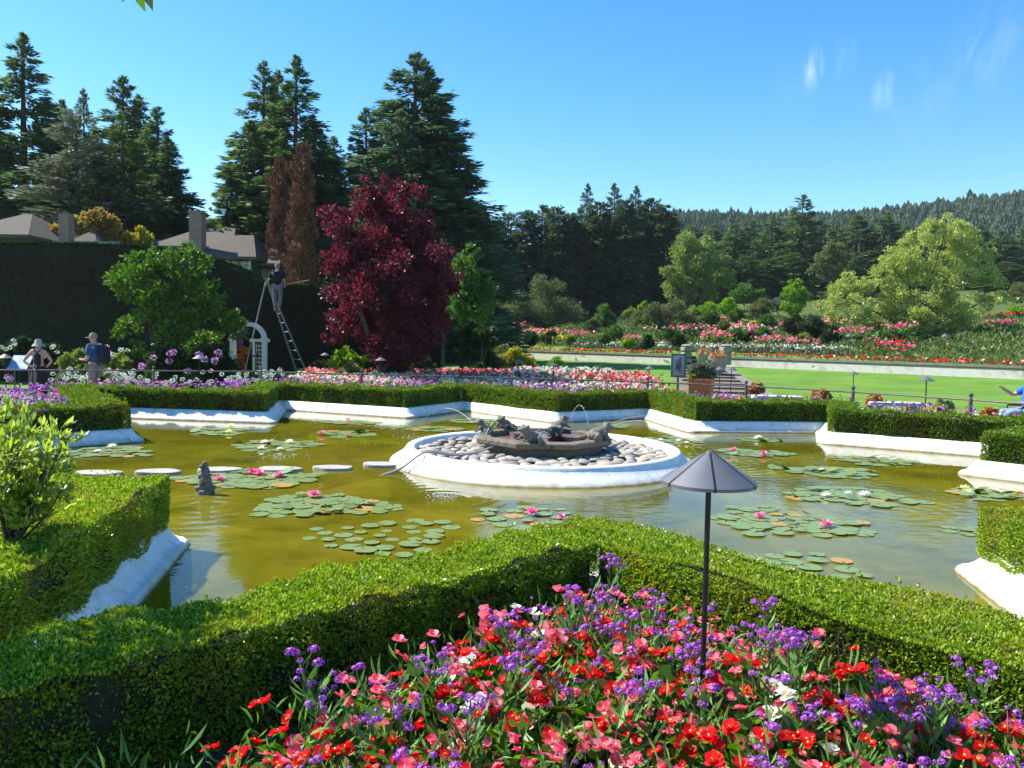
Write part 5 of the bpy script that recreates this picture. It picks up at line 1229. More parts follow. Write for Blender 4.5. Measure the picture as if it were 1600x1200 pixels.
b = MB(); hip(b, pxx(-75, 40), pxx(56, 40), 39.5, 46.5, pz(20, 368, 40), pz(10, 334, 43), 1.9); part('roof', b, MT['roof'])
b = MB(); hip(b, pxx(112, 42), pxx(160, 42), 41.5, 44, pz(130, 381, 42), pz(130, 361, 43), .75); part('roof', b, MT['roof'])
b = MB(); b.box((pxx(110, 41), 42.5, pz(110, 378, 42) / 2), (4.4, 2, pz(110, 378, 42))); part('wall', b, MT['grwall'])
b = MB(); z1_ = pz(106, 335, 41); b.box((pxx(106, 41), 41, z1_ / 2), (.5, .55, z1_)); part('chimney', b, MT['brick'])
tree('flowering_tree', 'orange tinged yellow green tree behind the left chimney', 'tree', 43.6, 140, [(130, 350, 18), (150, 345, 16), (165, 355, 18), (135, 365, 20), (160, 368, 20), (180, 368, 14), (158, 336, 8), (90, 365, 14), (78, 370, 12), (108, 352, 14), (175, 350, 10)], .26, .15, 5000, MT['orng'], .12, clump=.3, sub=18)
tree('yellow_bush', 'bright yellow green bush right of the orange tinged tree', 'bush', 43.8, 212, [(212, 370, 14), (200, 376, 12), (225, 376, 12)], .2, .1, 2600, MT['gold'], .05)

# retaining wall in two lengths with coping
MT['conc'] = surf('weathered_concrete', (.46, .44, .39), (.58, .56, .51), 1.3, .9, bump=.4, bscale=14, c3=(.36, .33, .27), detail=10)
MT['cope'] = surf('stained_coping', (.16, .14, .115), (.23, .20, .165), 2.5, .9, bump=.4, bscale=14)
def wall_run(label, pts, hgt):
    root = empty('retaining_wall', (0, 0, 0)); tag(root, label, 'wall', 'retaining walls of the terrace'); a_ = MB(); c_ = MB(); d_ = MB()
    for (p, q) in zip(pts[:-1], pts[1:]):
        p = np.array(p); q = np.array(q); d = (q - p) / np.linalg.norm(q - p); nn_ = np.array([d[1], -d[0]])
        def slab(b, o0, o1, z0a, z1a, z0b, z1b, cap=True):
            A_ = [p + nn_ * o0, q + nn_ * o0, q + nn_ * o1, p + nn_ * o1]
            vs = [(A_[0][0], A_[0][1], z0a), (A_[1][0], A_[1][1], z0b), (A_[2][0], A_[2][1], z0b), (A_[3][0], A_[3][1], z0a), (A_[0][0], A_[0][1], z1a), (A_[1][0], A_[1][1], z1b), (A_[2][0], A_[2][1], z1b), (A_[3][0], A_[3][1], z1a)]
            b.add(vs, [(4, 5, 6, 7)[::-1], (0, 1, 5, 4), (1, 2, 6, 5), (2, 3, 7, 6), (3, 0, 4, 7)])
        slab(a_, 0, -.3, -.2, .82, -.2, .82)
        slab(d_, .02, 0, .755, .82, .755, .82)
        slab(c_, .045, -.4, .82, .93, .82, .93)
    a_.build('wall_face', MT['conc'], root, smooth=False); d_.build('moulding', MT['cope'], root, smooth=False); c_.build('coping', MT['cope'], root, smooth=False)
wall_run('long grey retaining wall left of the stone steps', [tuple(WL[0]), tuple(WL[1])], .65)
wall_run('long grey retaining wall right of the stone steps, under the red flowers', [(12.0, 45.8), tuple(WL[3]), tuple(WL[4]), tuple(WL[5])], .7)
# pillars at the opening
MT['pillar'] = surf('pillar_stone', (.24, .21, .17), (.32, .29, .24), 3, .9, bump=.4)
for px, lb in ((1072, 'left stone pillar of rounded blocks at the wall opening'), (1133, 'right stone pillar of rounded blocks at the wall opening')):
    Yp = 46.5 if px < 1100 else 44.5; p = D(px, 560, Yp); z0 = .45; b = MB(); root = empty('stone_pillar', (p.x, Yp, z0)); tag(root, lb, 'pillar', 'stone pillars at the wall opening')
    hh = D(px, 541, Yp).z - z0
    for i in range(3): b.box((0, 0, hh * (i + .5) / 3), (.62 - .04 * i, .6, hh / 3 - .03), .1 * i); 
    o = b.build('shaft', MT['pillar'], root, smooth=False); m_ = o.modifiers.new('b', 'BEVEL'); m_.width = .1; m_.segments = 3
    MB().lathe([(.3, hh - .02), (.32, hh + .04), (.2, hh + .1), (.001, hh + .12)], n=16).build('cap', MT['pillar'], root)
# stone steps
st = MB(); MT['step'] = surf('step_stone', (.13, .095, .07), (.20, .16, .13), 5, .9, bump=.4); dk = MB()
s0 = np.array([D(1185, 600, 24).x, 24.0]); s1 = np.array([D(1120, 580, 33).x, 33.0])
root = empty('stone_steps', (0, 0, 0)); tag(root, 'flight of low brown stone steps behind the orange planter', 'steps')
d = (s1 - s0) / np.linalg.norm(s1 - s0); nn_ = np.array([-d[1], d[0]]); ang = math.atan2(d[1], d[0])
for i in range(8):
    p = s0 + d * (i * 1.1); st.box((p[0] + nn_[0] * .9, p[1] + nn_[1] * .9, .0 + .055 * i), (1.1, 2.0, .22 + .03 * i), ang)
st.build('tread', MT['step'], root, smooth=False); c0 = MB(); L_ = 9.0; p = s0 + d * (L_ / 2 - .5) - nn_ * .28
c0.add([(s0[0] - nn_[0] * .15 - d[0], s0[1] - nn_[1] * .15 - d[1], -.1), (s1[0] - nn_[0] * .15, s1[1] - nn_[1] * .15, .2), (s1[0] - nn_[0] * .45, s1[1] - nn_[1] * .45, .2), (s0[0] - nn_[0] * .45 - d[0], s0[1] - nn_[1] * .45 - d[1], -.1), (s0[0] - nn_[0] * .15 - d[0], s0[1] - nn_[1] * .15 - d[1], .12), (s1[0] - nn_[0] * .15, s1[1] - nn_[1] * .15, .68), (s1[0] - nn_[0] * .45, s1[1] - nn_[1] * .45, .68), (s0[0] - nn_[0] * .45 - d[0], s0[1] - nn_[1] * .45 - d[1], .12)],
 [(4, 5, 6, 7), (0, 1, 5, 4), (1, 2, 6, 5), (2, 3, 7, 6), (3, 0, 4, 7)]); c0.build('side_kerb', MT['cope'], root, smooth=False)

# ---- railing
root = empty('railing', (0, 0, 0)); tag(root, 'low metal railing with ball topped posts along the path round the pond', 'railing')
b = MB(); dn = []
for i in range(len(RP) - 1):
    for t in (0, .5): dn.append(RP[i] * (1 - t) + RP[i + 1] * t)
dn.append(RP[-1]); b.tube([(p[0], p[1], RZ - .02) for p in dn], .017, 8); b.build('top_rail', MT['rail'], root)
b = MB(); b.tube([(p[0], p[1], .22) for p in dn], .010, 6); b.build('lower_rail', MT['rail'], root)
for i, p in enumerate(RP):
    b = MB(); b.lathe([(.034, -.2), (.034, RZ + .0), (.02, RZ + .012), (.018, RZ + .03), (.034, RZ + .045), (.042, RZ + .07), (.034, RZ + .098), (.001, RZ + .11)], n=14)
    b.build('post', MT['rail'], root, (p[0], p[1], 0))
# ---- path lamps further off (px, top py, depth, hood px half width, label)
LL = [(8, 553, 21.5, 11, 'pale hooded path lamp at the left edge behind the railing', 'rail'), (312, 554, 20.4, 11, 'path lamp with a pale lit hood in front of the hydrangeas', 'rail'), (401, 552, 25, 8, 'dark hooded path lamp in front of the white arch', 'metal'), (508, 551, 24.5, 7, 'path lamp with pale hood at the foot of the ladder', 'rail'),
 (595, 558, 23, 9, 'path lamp with pale hood under the red leaved tree', 'rail'), (811, 561, 24, 7.5, 'path lamp in front of the golden bush', 'hood'), (865, 566, 22.5, 8.5, 'path lamp rising beside the fountain spray, before the ball shrub', 'hood'), (1015, 572, 23.5, 7.5, 'path lamp standing against the lawn left of the map sign', 'hood'),
 (1125, 573, 22.5, 7.5, 'path lamp just right of the orange planter', 'hood'), (1143, 573, 21.5, 9, 'path lamp second to the right of the orange planter', 'hood'), (1334, 580, 21, 7.5, 'path lamp directly behind a ball topped rail post', 'hood'), (1448, 588, 15.6, 12, 'path lamp standing alone between two stone benches', 'hood')]
for px, py, Y, hw, lb, hm in LL:
    p = D(px, py, Y); z0 = 0.1; h = p.z - z0; R = hw * Y / F; o = lamp(lb, h, R, R * .55, 'conical path lamps', 'hood' if hm != 'metal' else 'metal', 0, .011); o.location = (p.x, Y, z0)
for px, py, Y, lb in ((1197, 521, 46, 'small terrace lamp in the green bed right of the pillars'), (1327, 521, 42.5, 'small terrace lamp in the shade under the yellow green tree'), (1477, 521, 40, 'small terrace lamp near the right end of the wall')):
    p = D(px, py, Y); z0 = gz(p.x, Y); z0 = min(z0, p.z - .8); o = lamp(lb, p.z - z0, .19, .16, 'small terrace lamps', 'hood', 0, .02); o.location = (p.x, Y, z0)

# ---- white garden arch
Ya = 25.6; p = D(389, 600, Ya); root = empty('garden_arch', (p.x, Ya, -.1), .25); tag(root, 'white wooden garden arch with lattice side under the ladder', 'arch')
MT['wood'] = surf('white_arch_paint', (.62, .62, .60), (.72, .71, .68), 8, .7, bump=.2); Wd = .42; zc = 1.65
def arch_side(sy):
    b = MB(); vs = []
    N = 20; r1, r2 = Wd, Wd + .13
    for i in range(N + 1):
        t = PI * i / N; 
        for (r, y) in ((r1, sy), (r2, sy), (r2, sy + .09), (r1, sy + .09)): vs.append((-math.cos(t) * r, y, zc + math.sin(t) * r))
    fs = []
    for i in range(N):
        for k_ in range(4): a_ = i * 4 + k_; b_ = i * 4 + (k_ + 1) % 4; fs.append((a_, a_ + 4, b_ + 4, b_))
    b.add(vs, fs); return b
for sy in (-.45, .36): arch_side(sy).build('arch_hoop', MT['wood'], root)
for i in range(13):
    t = PI * (i + .5) / 13; r = Wd + .05; MB().box((0, 0, 0), (.075, .68, .02)).build('slat', MT['wood'], root, None, 0, False).matrix_local = Matrix.Translation((-math.cos(t) * r, 0, zc + math.sin(t) * r)) @ Matrix.Rotation(t - PI / 2, 4, 'Y')
for sx in (-1, 1):
    for sy in (-.405, .405): MB().box((sx * (Wd + .065), sy, zc / 2), (.13, .09, zc)).build('post', MT['wood'], root, smooth=False)
    MB().box((sx * (Wd + .065), 0, zc + .0), (.2, 1.0, .09)).build('capital', MT['wood'], root, smooth=False)
    b = MB()
    for i in range(5): b.box((sx * (Wd + .065), -.28 + .14 * i, zc / 2), (.02, .025, zc - .1))
    for i in range(11): b.box((sx * (Wd + .065) + .012, 0, .12 + .14 * i), (.02, .7, .025))
    b.build('lattice', MT['wood'], root, smooth=False)
b = MB()      # lattice panel facing the pond on the right
for i in range(4): b.box((.30 + .085 * i - .05, -.36, .8), (.02, .015, 1.45))
for i in range(11): b.box((.38, -.372, .14 + .13 * i), (.3, .015, .022))
b.box((.17, -.36, .82), (.07, .07, 1.64)); b.box((.36, -.40, 1.62), (.62, .12, .09)); b.build('front_lattice', MT['wood'], root, smooth=False)
tree('flower_bush', 'orange and red flowering plant seen through the white arch', 'flower', 26.4, 375, [(374, 572, 9), (372, 560, 8), (378, 550, 7), (373, 585, 10)], .10, .07, 1400, leafmat('orange_bloom', [(.75, .22, .02), (.8, .10, .03), (.2, .3, .05), (.75, .35, .05)], .3), .01)
tree('flower_bush', 'violet and green flowering plant at the top of the arch opening', 'flower', 26.4, 376, [(374, 530, 8), (378, 518, 7), (372, 540, 7)], .08, .05, 1000, leafmat('violet_bloom', [(.22, .14, .42), (.08, .16, .04), (.45, .25, .5)], .3), .01)
# ---- orchard ladder and gardener
MT['alu'] = surf('aluminium', (.24, .24, .24), (.18, .18, .19), 12, .5, .5)
Yl = 26.4; root = empty('tripod_ladder', (pxx(440, Yl), Yl, -.1)); tag(root, 'tall tripod ladder leaning open against the dark hedge', 'ladder'); rl = root.location.copy()
T = D(416, 437, Yl); f1_ = D(478, 572, Yl - .6); f2_ = D(458, 572, Yl + .1); f1_.z = f2_.z = -.1
f1_ = D(491, 600, Yl - .6); f2_ = D(472, 600, Yl + .1); f1_.z = f2_.z = -.1; bk = D(376, 603, Yl - .4); bk.z = -.1
t1 = T + Vector((.05, -.08, 0)); t2 = T + Vector((-.02, .12, 0))
for (a_, b_) in ((t1, f1_), (t2, f2_)): MB().tube([a_ - rl, b_ - rl], .035, 6).build('stile', MT['alu'], root)
MB().tube([T - rl, bk - rl], .028, 8).build('back_leg', MT['alu'], root)
for i in range(12):
    u = (i + .7) / 12; MB().tube([t1.lerp(f1_, u) - rl, t2.lerp(f2_, u) - rl], .016, 5).build('rung', MT['alu'], root)
MB().box(T - rl + Vector((0, .02, .03)), (.16, .26, .04)).build('top_cap', MT['alu'], root, smooth=False)

# ---- people
MT['skin'] = surf('skin', (.48, .27, .18), (.52, .31, .22), 12, .6)
def cloth(n, c): return surf(n, c, tuple(q * .75 for q in c), 9, .9, bump=.3, bscale=50)
def skin_obj(name, V, E, mat, parent, sub=2):
    me = bpy.data.meshes.new(name); ks = list(V); me.from_pydata([V[k_][:3] for k_ in ks], [(ks.index(a_), ks.index(b_)) for a_, b_ in E], []); me.materials.append(mat)
    o = bpy.data.objects.new(name, me); COL.objects.link(o); o.parent = parent
    o.modifiers.new('skin', 'SKIN'); 
    if not me.skin_vertices: 
        bpy.context.view_layer.objects.active = o
    for i, k_ in enumerate(ks):
        r = V[k_][3]; me.skin_vertices[0].data[i].radius = r if isinstance(r, tuple) else (r, r)
    me.skin_vertices[0].data[0].use_root = True
    s = o.modifiers.new('sub', 'SUBSURF'); s.levels = sub; s.render_levels = sub
    for m_ in me.polygons: m_.use_smooth = True
    return o
def person(label, loc, rz, s, J, clothes, group=None):
    """J: joints in metres for a 1.75 m adult facing +x. y>0 is the figure's left"""
    root = empty('person', loc, rz, (s, s, s)); tag(root, label, 'person', group)
    V = {'pel': (*J['pel'], (.15, .11)), 'wst': (*J['wst'], (.13, .10)), 'che': (*J['che'], (.165, .115)), 'nec': (*J['nec'], .055), 'hd0': (*J['hd0'], (.065, .08)), 'hd1': (*J['hd1'], (.072, .09)), 'hd2': (*J['hd2'], (.045, .055))}
    E = [('pel', 'wst'), ('wst', 'che'), ('che', 'nec'), ('nec', 'hd0'), ('hd0', 'hd1'), ('hd1', 'hd2')]
    for q in ('L', 'R'):
        V['sh' + q] = (*J['sh' + q], .06); V['el' + q] = (*J['el' + q], .042); V['wr' + q] = (*J['wr' + q], .028); V['pa' + q] = (*J['pa' + q], (.036, .018))
        E += [('che', 'sh' + q), ('sh' + q, 'el' + q), ('el' + q, 'wr' + q), ('wr' + q, 'pa' + q)]
        w0 = Vector(J['wr' + q]); w1 = Vector(J['pa' + q]); dd = (w1 - w0).normalized(); sd = dd.cross(Vector((0, 0, 1))); sd = sd.normalized() if sd.length > .1 else Vector((1, 0, 0))
        for fi in range(4):
            tip = w1 + dd * (.075 - abs(fi - 1.3) * .008) + sd * ((fi - 1.5) * .018) + dd.cross(sd) * .012
            V['f%d%s' % (fi, q)] = (*tip, .009); E.append(('pa' + q, 'f%d%s' % (fi, q)))
        V['th' + q] = (*(w0.lerp(w1, .5) + sd * .05 + dd * .03), .010); E.append(('wr' + q, 'th' + q))
        V['hp' + q] = (*J['hp' + q], .09); V['kn' + q] = (*J['kn' + q], .06); V['an' + q] = (*J['an' + q], .042); V['to' + q] = (*J['to' + q], (.045, .03))
        E += [('pel', 'hp' + q), ('hp' + q, 'kn' + q), ('kn' + q, 'an' + q), ('an' + q, 'to' + q)]
    h = Vector(J['hd1']); fd = Vector(J.get('face', (1, 0, 0))).normalized(); n0 = h + fd * .105 + Vector((0, 0, -.02)); V['nose'] = (*n0, .012); E.append(('hd1', 'nose'))
    skin_obj('body', V, E, MT['skin'], root)
    side = Vector((-fd.y, fd.x, 0)); eb = MB()
    for sg in (-1, 1): eb.ell(h + fd * .088 + side * .032 * sg + Vector((0, 0, .015)), (.008, .012, .006), 8, 5)
    eb.build('eyes', cloth_dark, root)
    mb_ = MB().ell(h + fd * .09 + Vector((0, 0, -.058)), (.008, .022, .005), 8, 4); mb_.build('mouth', MT['red'], root)
    for sg in (-1, 1): MB().ell(h + side * .082 * sg + Vector((0, 0, -.005)), (.018, .008, .028), 8, 5).build('ear', MT['skin'], root)
    for nme, keys, edges, add, mat in clothes:
        VV = {}
        for k_ in keys:
            kk, ext = k_ if isinstance(k_, tuple) else (k_, None); r = V[kk][3] if kk in V else .05
            r = r if isinstance(r, tuple) else (r, r); p_ = V[kk][:3]
            VV[kk] = (*p_, (r[0] + add, r[1] + add))
            if ext:   # cut short of the joint
                o_, f_ = ext; q_ = Vector(V[o_][:3]).lerp(Vector(V[kk][:3]), f_); VV[kk] = (*q_, (r[0] + add, r[1] + add))
        skin_obj(nme, VV, edges, mat, root)
    return root
cloth_dark = cloth('dark_eye', (.02, .015, .012))
def stand(**kw):
    J = dict(pel=(0, 0, .95), wst=(0, 0, 1.1), che=(0, 0, 1.32), nec=(0, 0, 1.49), hd0=(.015, 0, 1.56), hd1=(.02, 0, 1.64), hd2=(.01, 0, 1.72),
      shL=(0, .19, 1.42), elL=(-.03, .25, 1.13), wrL=(.03, .27, .88), paL=(.04, .27, .80), shR=(0, -.19, 1.42), elR=(-.03, -.25, 1.13), wrR=(.03, -.27, .88), paR=(.04, -.27, .80),
      hpL=(0, .1, .9), knL=(.02, .11, .5), anL=(0, .12, .08), toL=(.15, .13, .035), hpR=(0, -.1, .9), knR=(.02, -.11, .5), anR=(0, -.12, .08), toR=(.15, -.13, .035)); J.update(kw); return J
shirt = (['pel', 'wst', 'che', ('nec', ('che', .75)), 'shL', 'shR', ('elL', ('shL', .8)), ('elR', ('shR', .8))], [('pel', 'wst'), ('wst', 'che'), ('che', 'nec'), ('che', 'shL'), ('che', 'shR'), ('shL', 'elL'), ('shR', 'elR')])
trous = (['pel', 'hpL', 'hpR', 'knL', 'knR', ('anL', ('knL', .9)), ('anR', ('knR', .9))], [('pel', 'hpL'), ('pel', 'hpR'), ('hpL', 'knL'), ('hpR', 'knR'), ('knL', 'anL'), ('knR', 'anR')])
shoes = (['anL', 'toL'], [('anL', 'toL')]); shoes2 = (['anR', 'toR'], [('anR', 'toR')])
blue = cloth('blue_shirt', (.035, .09, .20)); khaki = cloth('khaki_trousers', (.25, .21, .17)); black = cloth('black_cloth', (.015, .014, .018)); grey = cloth('grey_trousers', (.22, .20, .21)); leather = cloth('dark_shoe', (.04, .03, .03))
def hat(root, h, m, brim, cap=False, fd=(1, 0, 0)):
    b = MB()
    if cap: b.lathe([(.001, .16), (.05, .155), (.09, .11), (.102, .03), (.10, .02)], n=20); b.ell((.13, 0, .035), (.08, .07, .012), 12, 6)
    else: b.lathe([(.001, .17), (.06, .165), (.09, .12), (.10, .05), (brim * .8, .01), (brim, -.035), (brim - .005, -.04), (.10, .03)], n=24)
    o = b.build('hat', m, root); o.location = Vector(h) - Vector((0, 0, .03)); o.rotation_euler.z = math.atan2(fd[1], fd[0]); return o
# man facing left, hands in front holding a camera
J = stand(che=(-.01, 0, 1.32), elL=(.03, .25, 1.12), wrL=(.24, .13, 1.08), paL=(.31, .09, 1.10), elR=(-.02, -.26, 1.12), wrR=(.12, -.26, .95), paR=(.17, -.23, .90), hd1=(.04, 0, 1.635), hd0=(.03, 0, 1.56), hd2=(.03, 0, 1.71))
p = D(148, 560, 20.6)
man = person('man in a blue shirt, cap and backpack standing at the railing and looking left', (p.x, 20.6, -.16), PI - .12, 1.04, J, [('shirt', *shirt, .042, blue), ('trousers', *trous, .018, khaki), ('shoe', *shoes, .012, leather), ('shoe', *shoes2, .012, leather)])
hat(man, (.03, 0, 1.64), cloth('tan_cap', (.30, .25, .21)), 0, True)
b = MB(); b.ell((-.26, 0, 1.22), (.13, .17, .25), 16, 10); b.ell((-.33, 0, 1.12), (.08, .13, .13)); tag(remeshed(b, 'backpack', black, .02, None, man.location, man.rotation_euler.z, (1.04,) * 3), 'dark backpack on the back of the man in blue', 'backpack')
b = MB(); b.box((.33, 0, 1.12), (.07, .13, .09)); b.lathe([(.035, 0), (.035, .06)], (0, 0, 0), 10)
b = MB(); b.box((.35, .02, 1.13), (.06, .13, .09)); b.ell((.40, .02, 1.13), (.04, .035, .035)); o = b.build('camera_body', black, None, man.location, man.rotation_euler.z); tag(o, 'small dark camera in the hands of the man in blue', 'camera')
# woman seen from behind in a black dress and hat
J = stand(elL=(-.06, .36, 1.14), wrL=(.04, .20, .98), paL=(.08, .15, .97), elR=(-.06, -.36, 1.14), wrR=(.04, -.20, .98), paR=(.08, -.15, .97), shL=(0, .17, 1.42), shR=(0, -.17, 1.42))
p = D(60, 560, 20.9)
wom = person('woman in a black sundress and pale sun hat seen from behind with hands on hips', (p.x, 20.9, -.16), PI / 2 + .25, .93, J, [('dress', ['pel', 'wst', 'che', ('nec', ('che', .3))], [('pel', 'wst'), ('wst', 'che'), ('che', 'nec')], .02, black), ('shoe', *shoes, .012, leather), ('shoe', *shoes2, .012, leather)])
b = MB(); b.lathe([(.15, 1.0), (.18, .9), (.22, .6), (.27, .15), (.265, .15), (.14, .98)], n=20); b.build('skirt', black, wom)
b = MB(); b.tube([(-.11, .09, 1.46), (-.13, .02, 1.40), (-.12, 0, 1.30)], .014, 6); b.tube([(-.11, -.09, 1.46), (-.13, -.02, 1.40), (-.12, 0, 1.30)], .014, 6); b.build('strap', black, wom)
hat(wom, (.015, 0, 1.63), cloth('pale_sun_hat', (.42, .40, .35)), .17)
# gardener on the ladder seen from behind
J = stand(elL=(.08, .30, 1.18), wrL=(.2, .42, 1.02), paL=(.24, .46, .97), elR=(-.02, -.26, 1.14), wrR=(.16, -.24, .98), paR=(.22, -.22, .95), anL=(.02, .08, .08), anR=(-.05, -.06, .08), knL=(.05, .1, .5), knR=(.02, -.1, .5), toL=(.17, .08, .05), toR=(.10, -.06, .05), hd1=(.04, .0, 1.63))
p = D(438, 485, 26.2); zf = D(438, 487, 26.2).z
Hm = D(432, 411, 26.2).z - zf
gd = person('gardener in a black shirt and grey trousers standing high on the ladder, back turned', (p.x - .1, 26.2, zf - .02), PI / 2 + .15, Hm / 1.75, J, [('shirt', *shirt, .042, black), ('trousers', *trous, .022, grey), ('shoe', *shoes, .012, leather), ('shoe', *shoes2, .012, leather)])
hat(gd, (.03, 0, 1.635), cloth('grey_cap', (.22, .20, .19)), 0, True)
MB().tube([(gd.location.x + .15, 26.5, zf + .9), (gd.location.x + 1.0, 27.0, zf + 1.05)], .018, 6)
tag(MB().tube([(gd.location.x + .2, 26.4, zf + .9), (gd.location.x + .95, 26.7, zf + 1.08)], [.012, .03], 6).build('hedge_trimmer', MT['rail']), 'long hedge trimmer held out over the hedge by the gardener', 'tool')
# seated person in a wheelchair at the right edge
p = D(1607, 640, 15.2); z0 = -.1
Js = stand(pel=(0, 0, .55), wst=(-.02, 0, .68), che=(-.04, 0, .92), nec=(-.03, 0, 1.09), hd0=(0, 0, 1.16), hd1=(.01, 0, 1.24), hd2=(.0, 0, 1.32), shL=(-.03, .19, 1.02), elL=(.08, .24, .76), wrL=(.30, .2, .74), paL=(.37, .19, .75), shR=(-.03, -.19, 1.02), elR=(.16, -.25, .88), wrR=(.33, -.26, .99), paR=(.39, -.26, 1.03),
  hpL=(.05, .1, .53), knL=(.45, .12, .55), anL=(.48, .12, .15), toL=(.62, .12, .12), hpR=(.05, -.1, .53), knR=(.45, -.12, .55), anR=(.48, -.12, .15), toR=(.62, -.12, .12))
jean = cloth('pale_blue_jeans', (.25, .35, .52)); bshirt = cloth('bright_blue_top', (.03, .14, .55))
sit = person('person in a bright blue top pointing, seated in a wheelchair at the right edge', (p.x, 15.2, z0), PI - .1, 1.0, Js, [('shirt', *shirt, .025, bshirt), ('trousers', *trous, .02, jean), ('shoe', *shoes, .012, leather), ('shoe', *shoes2, .012, leather)])
root = empty('wheelchair', (p.x, 15.2, z0), PI - .1); tag(root, 'black wheelchair with the seated person in blue at the right edge', 'wheelchair')
MB().box((.05, 0, .43), (.48, .46, .06)).build('seat', black, root, smooth=False); MB().box((-.22, 0, .72), (.04, .46, .5)).build('backrest', black, root, smooth=False)
for sy in (-1, 1):
    b = MB(); b.tube([(.3 * math.cos(t), .3 * sy, .3 + .3 * math.sin(t)) for t in np.linspace(0, 2 * PI, 25)], .018, 6); 
    for q in range(8): b.tube([(0, .3 * sy, .3), (.29 * math.cos(q * PI / 4), .3 * sy, .3 + .29 * math.sin(q * PI / 4))], .004, 4)
    b.build('wheel', black, root); MB().tube([(-.2, .27 * sy, .68), (.25, .27 * sy, .68), (.3, .27 * sy, .42)], .02, 6).build('armrest', MT['metal'], root)
    MB().tube([(.45, .2 * sy + .06 * math.cos(t) * 0, .08 + 0) for t in (0, 1)], .07, 10).build('caster', black, root) if False else None
# ---- signs
MT['signblue'] = surf('blue_sign', (.06, .18, .52), (.14, .32, .62), 5, .5, c3=(.4, .5, .6)); MT['green'] = surf('green_sign_post', (.02, .14, .07), (.03, .17, .09), 9, .5); MT['paper'] = surf('sign_sheet', (.30, .33, .36), (.40, .43, .45), 30, .4)
p = D(32, 566, 21.6); root = empty('information_sign', (p.x, 21.6, -.1), .0); tag(root, 'sloping blue information panel in front of the woman in the hat', 'sign')
b = MB(); zc_ = p.z + .1; o = MB().box((0, 0, 0), (.58, .45, .025)).build('panel', MT['signblue'], root, (0, 0, zc_), 0, False); o.rotation_euler = (.9, 0, -.1)
for sx in (-.2, .2): MB().tube([(sx, .05, 0), (sx, .05, zc_ - .03)], .02, 8).build('leg', MT['rail'], root)
p = D(1060, 571, 20.2); root = empty('map_sign', (p.x, 20.2, -.1)); tag(root, 'portrait map sign in a green frame on a green post', 'sign')
zc_ = p.z + .1; Wp, Hp = .30, .52
MB().box((0, 0, zc_), (Wp, .02, Hp)).build('sheet', MT['paper'], root, smooth=False)
b = MB(); b.box((0, 0, zc_ + Hp / 2 + .02), (Wp + .08, .05, .04)); b.box((0, 0, zc_ - Hp / 2 - .02), (Wp + .08, .05, .04)); b.box((Wp / 2 + .02, 0, zc_), (.04, .05, Hp)); b.box((-Wp / 2 - .02, 0, zc_), (.04, .05, Hp)); b.build('frame', MT['green'], root, smooth=False)
MB().tube([(0, .03, 0), (0, .03, zc_ - Hp / 2 - .04)], .03, 10).build('post', MT['green'], root)
b = MB()
for i in range(26): b.tube([(random.uniform(-.12, .05), -.013, zc_ + random.uniform(-.2, .22)) for _ in range(1)] + [(random.uniform(0, .12), -.013, zc_ + random.uniform(-.2, .22))], .003, 4)
b.build('map_lines', MT['metal'], root)
b = MB().box((.0, -.0125, zc_ - Hp / 2 + .035), (.16, .004, .03)); b.build('caption_strip', MT['signblue'], root, smooth=False)
# ---- orange square planter
MT['rust'] = surf('rust_orange_planter', (.55, .15, .03), (.65, .20, .04), 4, .75, bump=.3, c3=(.42, .10, .02))
Yq = 19.4; p = D(1096, 600, Yq); root = empty('square_planter', (p.x, Yq, -.02), -.42); tag(root, 'large square rust orange planter filled with green plants by the railing', 'planter')
zt_ = D(1096, 594, Yq).z + .02
b = MB(); b.box((0, 0, zt_ / 2), (.46, .46, zt_), 0, 1.16); b.build('pot', MT['rust'], root, smooth=False)
b = MB(); b.box((0, 0, zt_ + .02), (.57, .57, .04)); b.build('lip', MT['rust'], root, smooth=False); MB().box((.0, 0, zt_ + .045), (.46, .46, .02)).build('soil', MT['soil'], root, smooth=False)
q = D(1097, 590, Yq); tree('planter_plants', 'tall grey green leafy plants growing in the orange planter', 'plant', Yq, 1096, [(1092, 578, 12), (1105, 578, 12), (1082, 585, 9), (1110, 586, 9), (1098, 588, 12), (1090, 570, 7), (1106, 570, 7)], .11, .03, 2600, MT['grey'], .01, base_z=zt_ + .02)
tree('planter_plants', 'round yellow green cushion plant at the left corner of the orange planter', 'plant', Yq - .1, 1081, [(1081, 590, 5), (1084, 592, 4)], .04, .03, 900, MT['gold'], .006, base_z=zt_)
# urns at the steps
for px, py, Y, lb in ((1122, 566, 30, 'stone urn of red flowers behind the planter plants'), (1098, 558, 42, 'wide stone bowl with red and white flowers at the wall opening')):
    p = D(px, py, Y); z0 = gz(p.x, Y); s = (D(px, py, Y).z - z0 + .15); root = empty('stone_urn', (p.x, Y, z0)); tag(root, lb, 'urn', 'stone urns near the steps')
    MB().lathe([(.2, 0), (.2, .08), (.1, .12), (.1, s * .4), (.26, s * .6), (.34, s * .85), (.38, s), (.34, s), (.001, s * .9)], n=20).build('bowl', MT['pillar'], root)
    V = crown_cards([(0, 0, s + .08, .3), (.15, 0, s + .05, .2), (-.15, 0, s + .05, .2)], .09, .06, 500); link('flowers', np_mesh('flowers', V, quads(len(V))), leafmat('urn_bloom', [(.65, .08, .02), (.1, .2, .03), (.7, .2, .05), (.75, .7, .6)], .2), root)
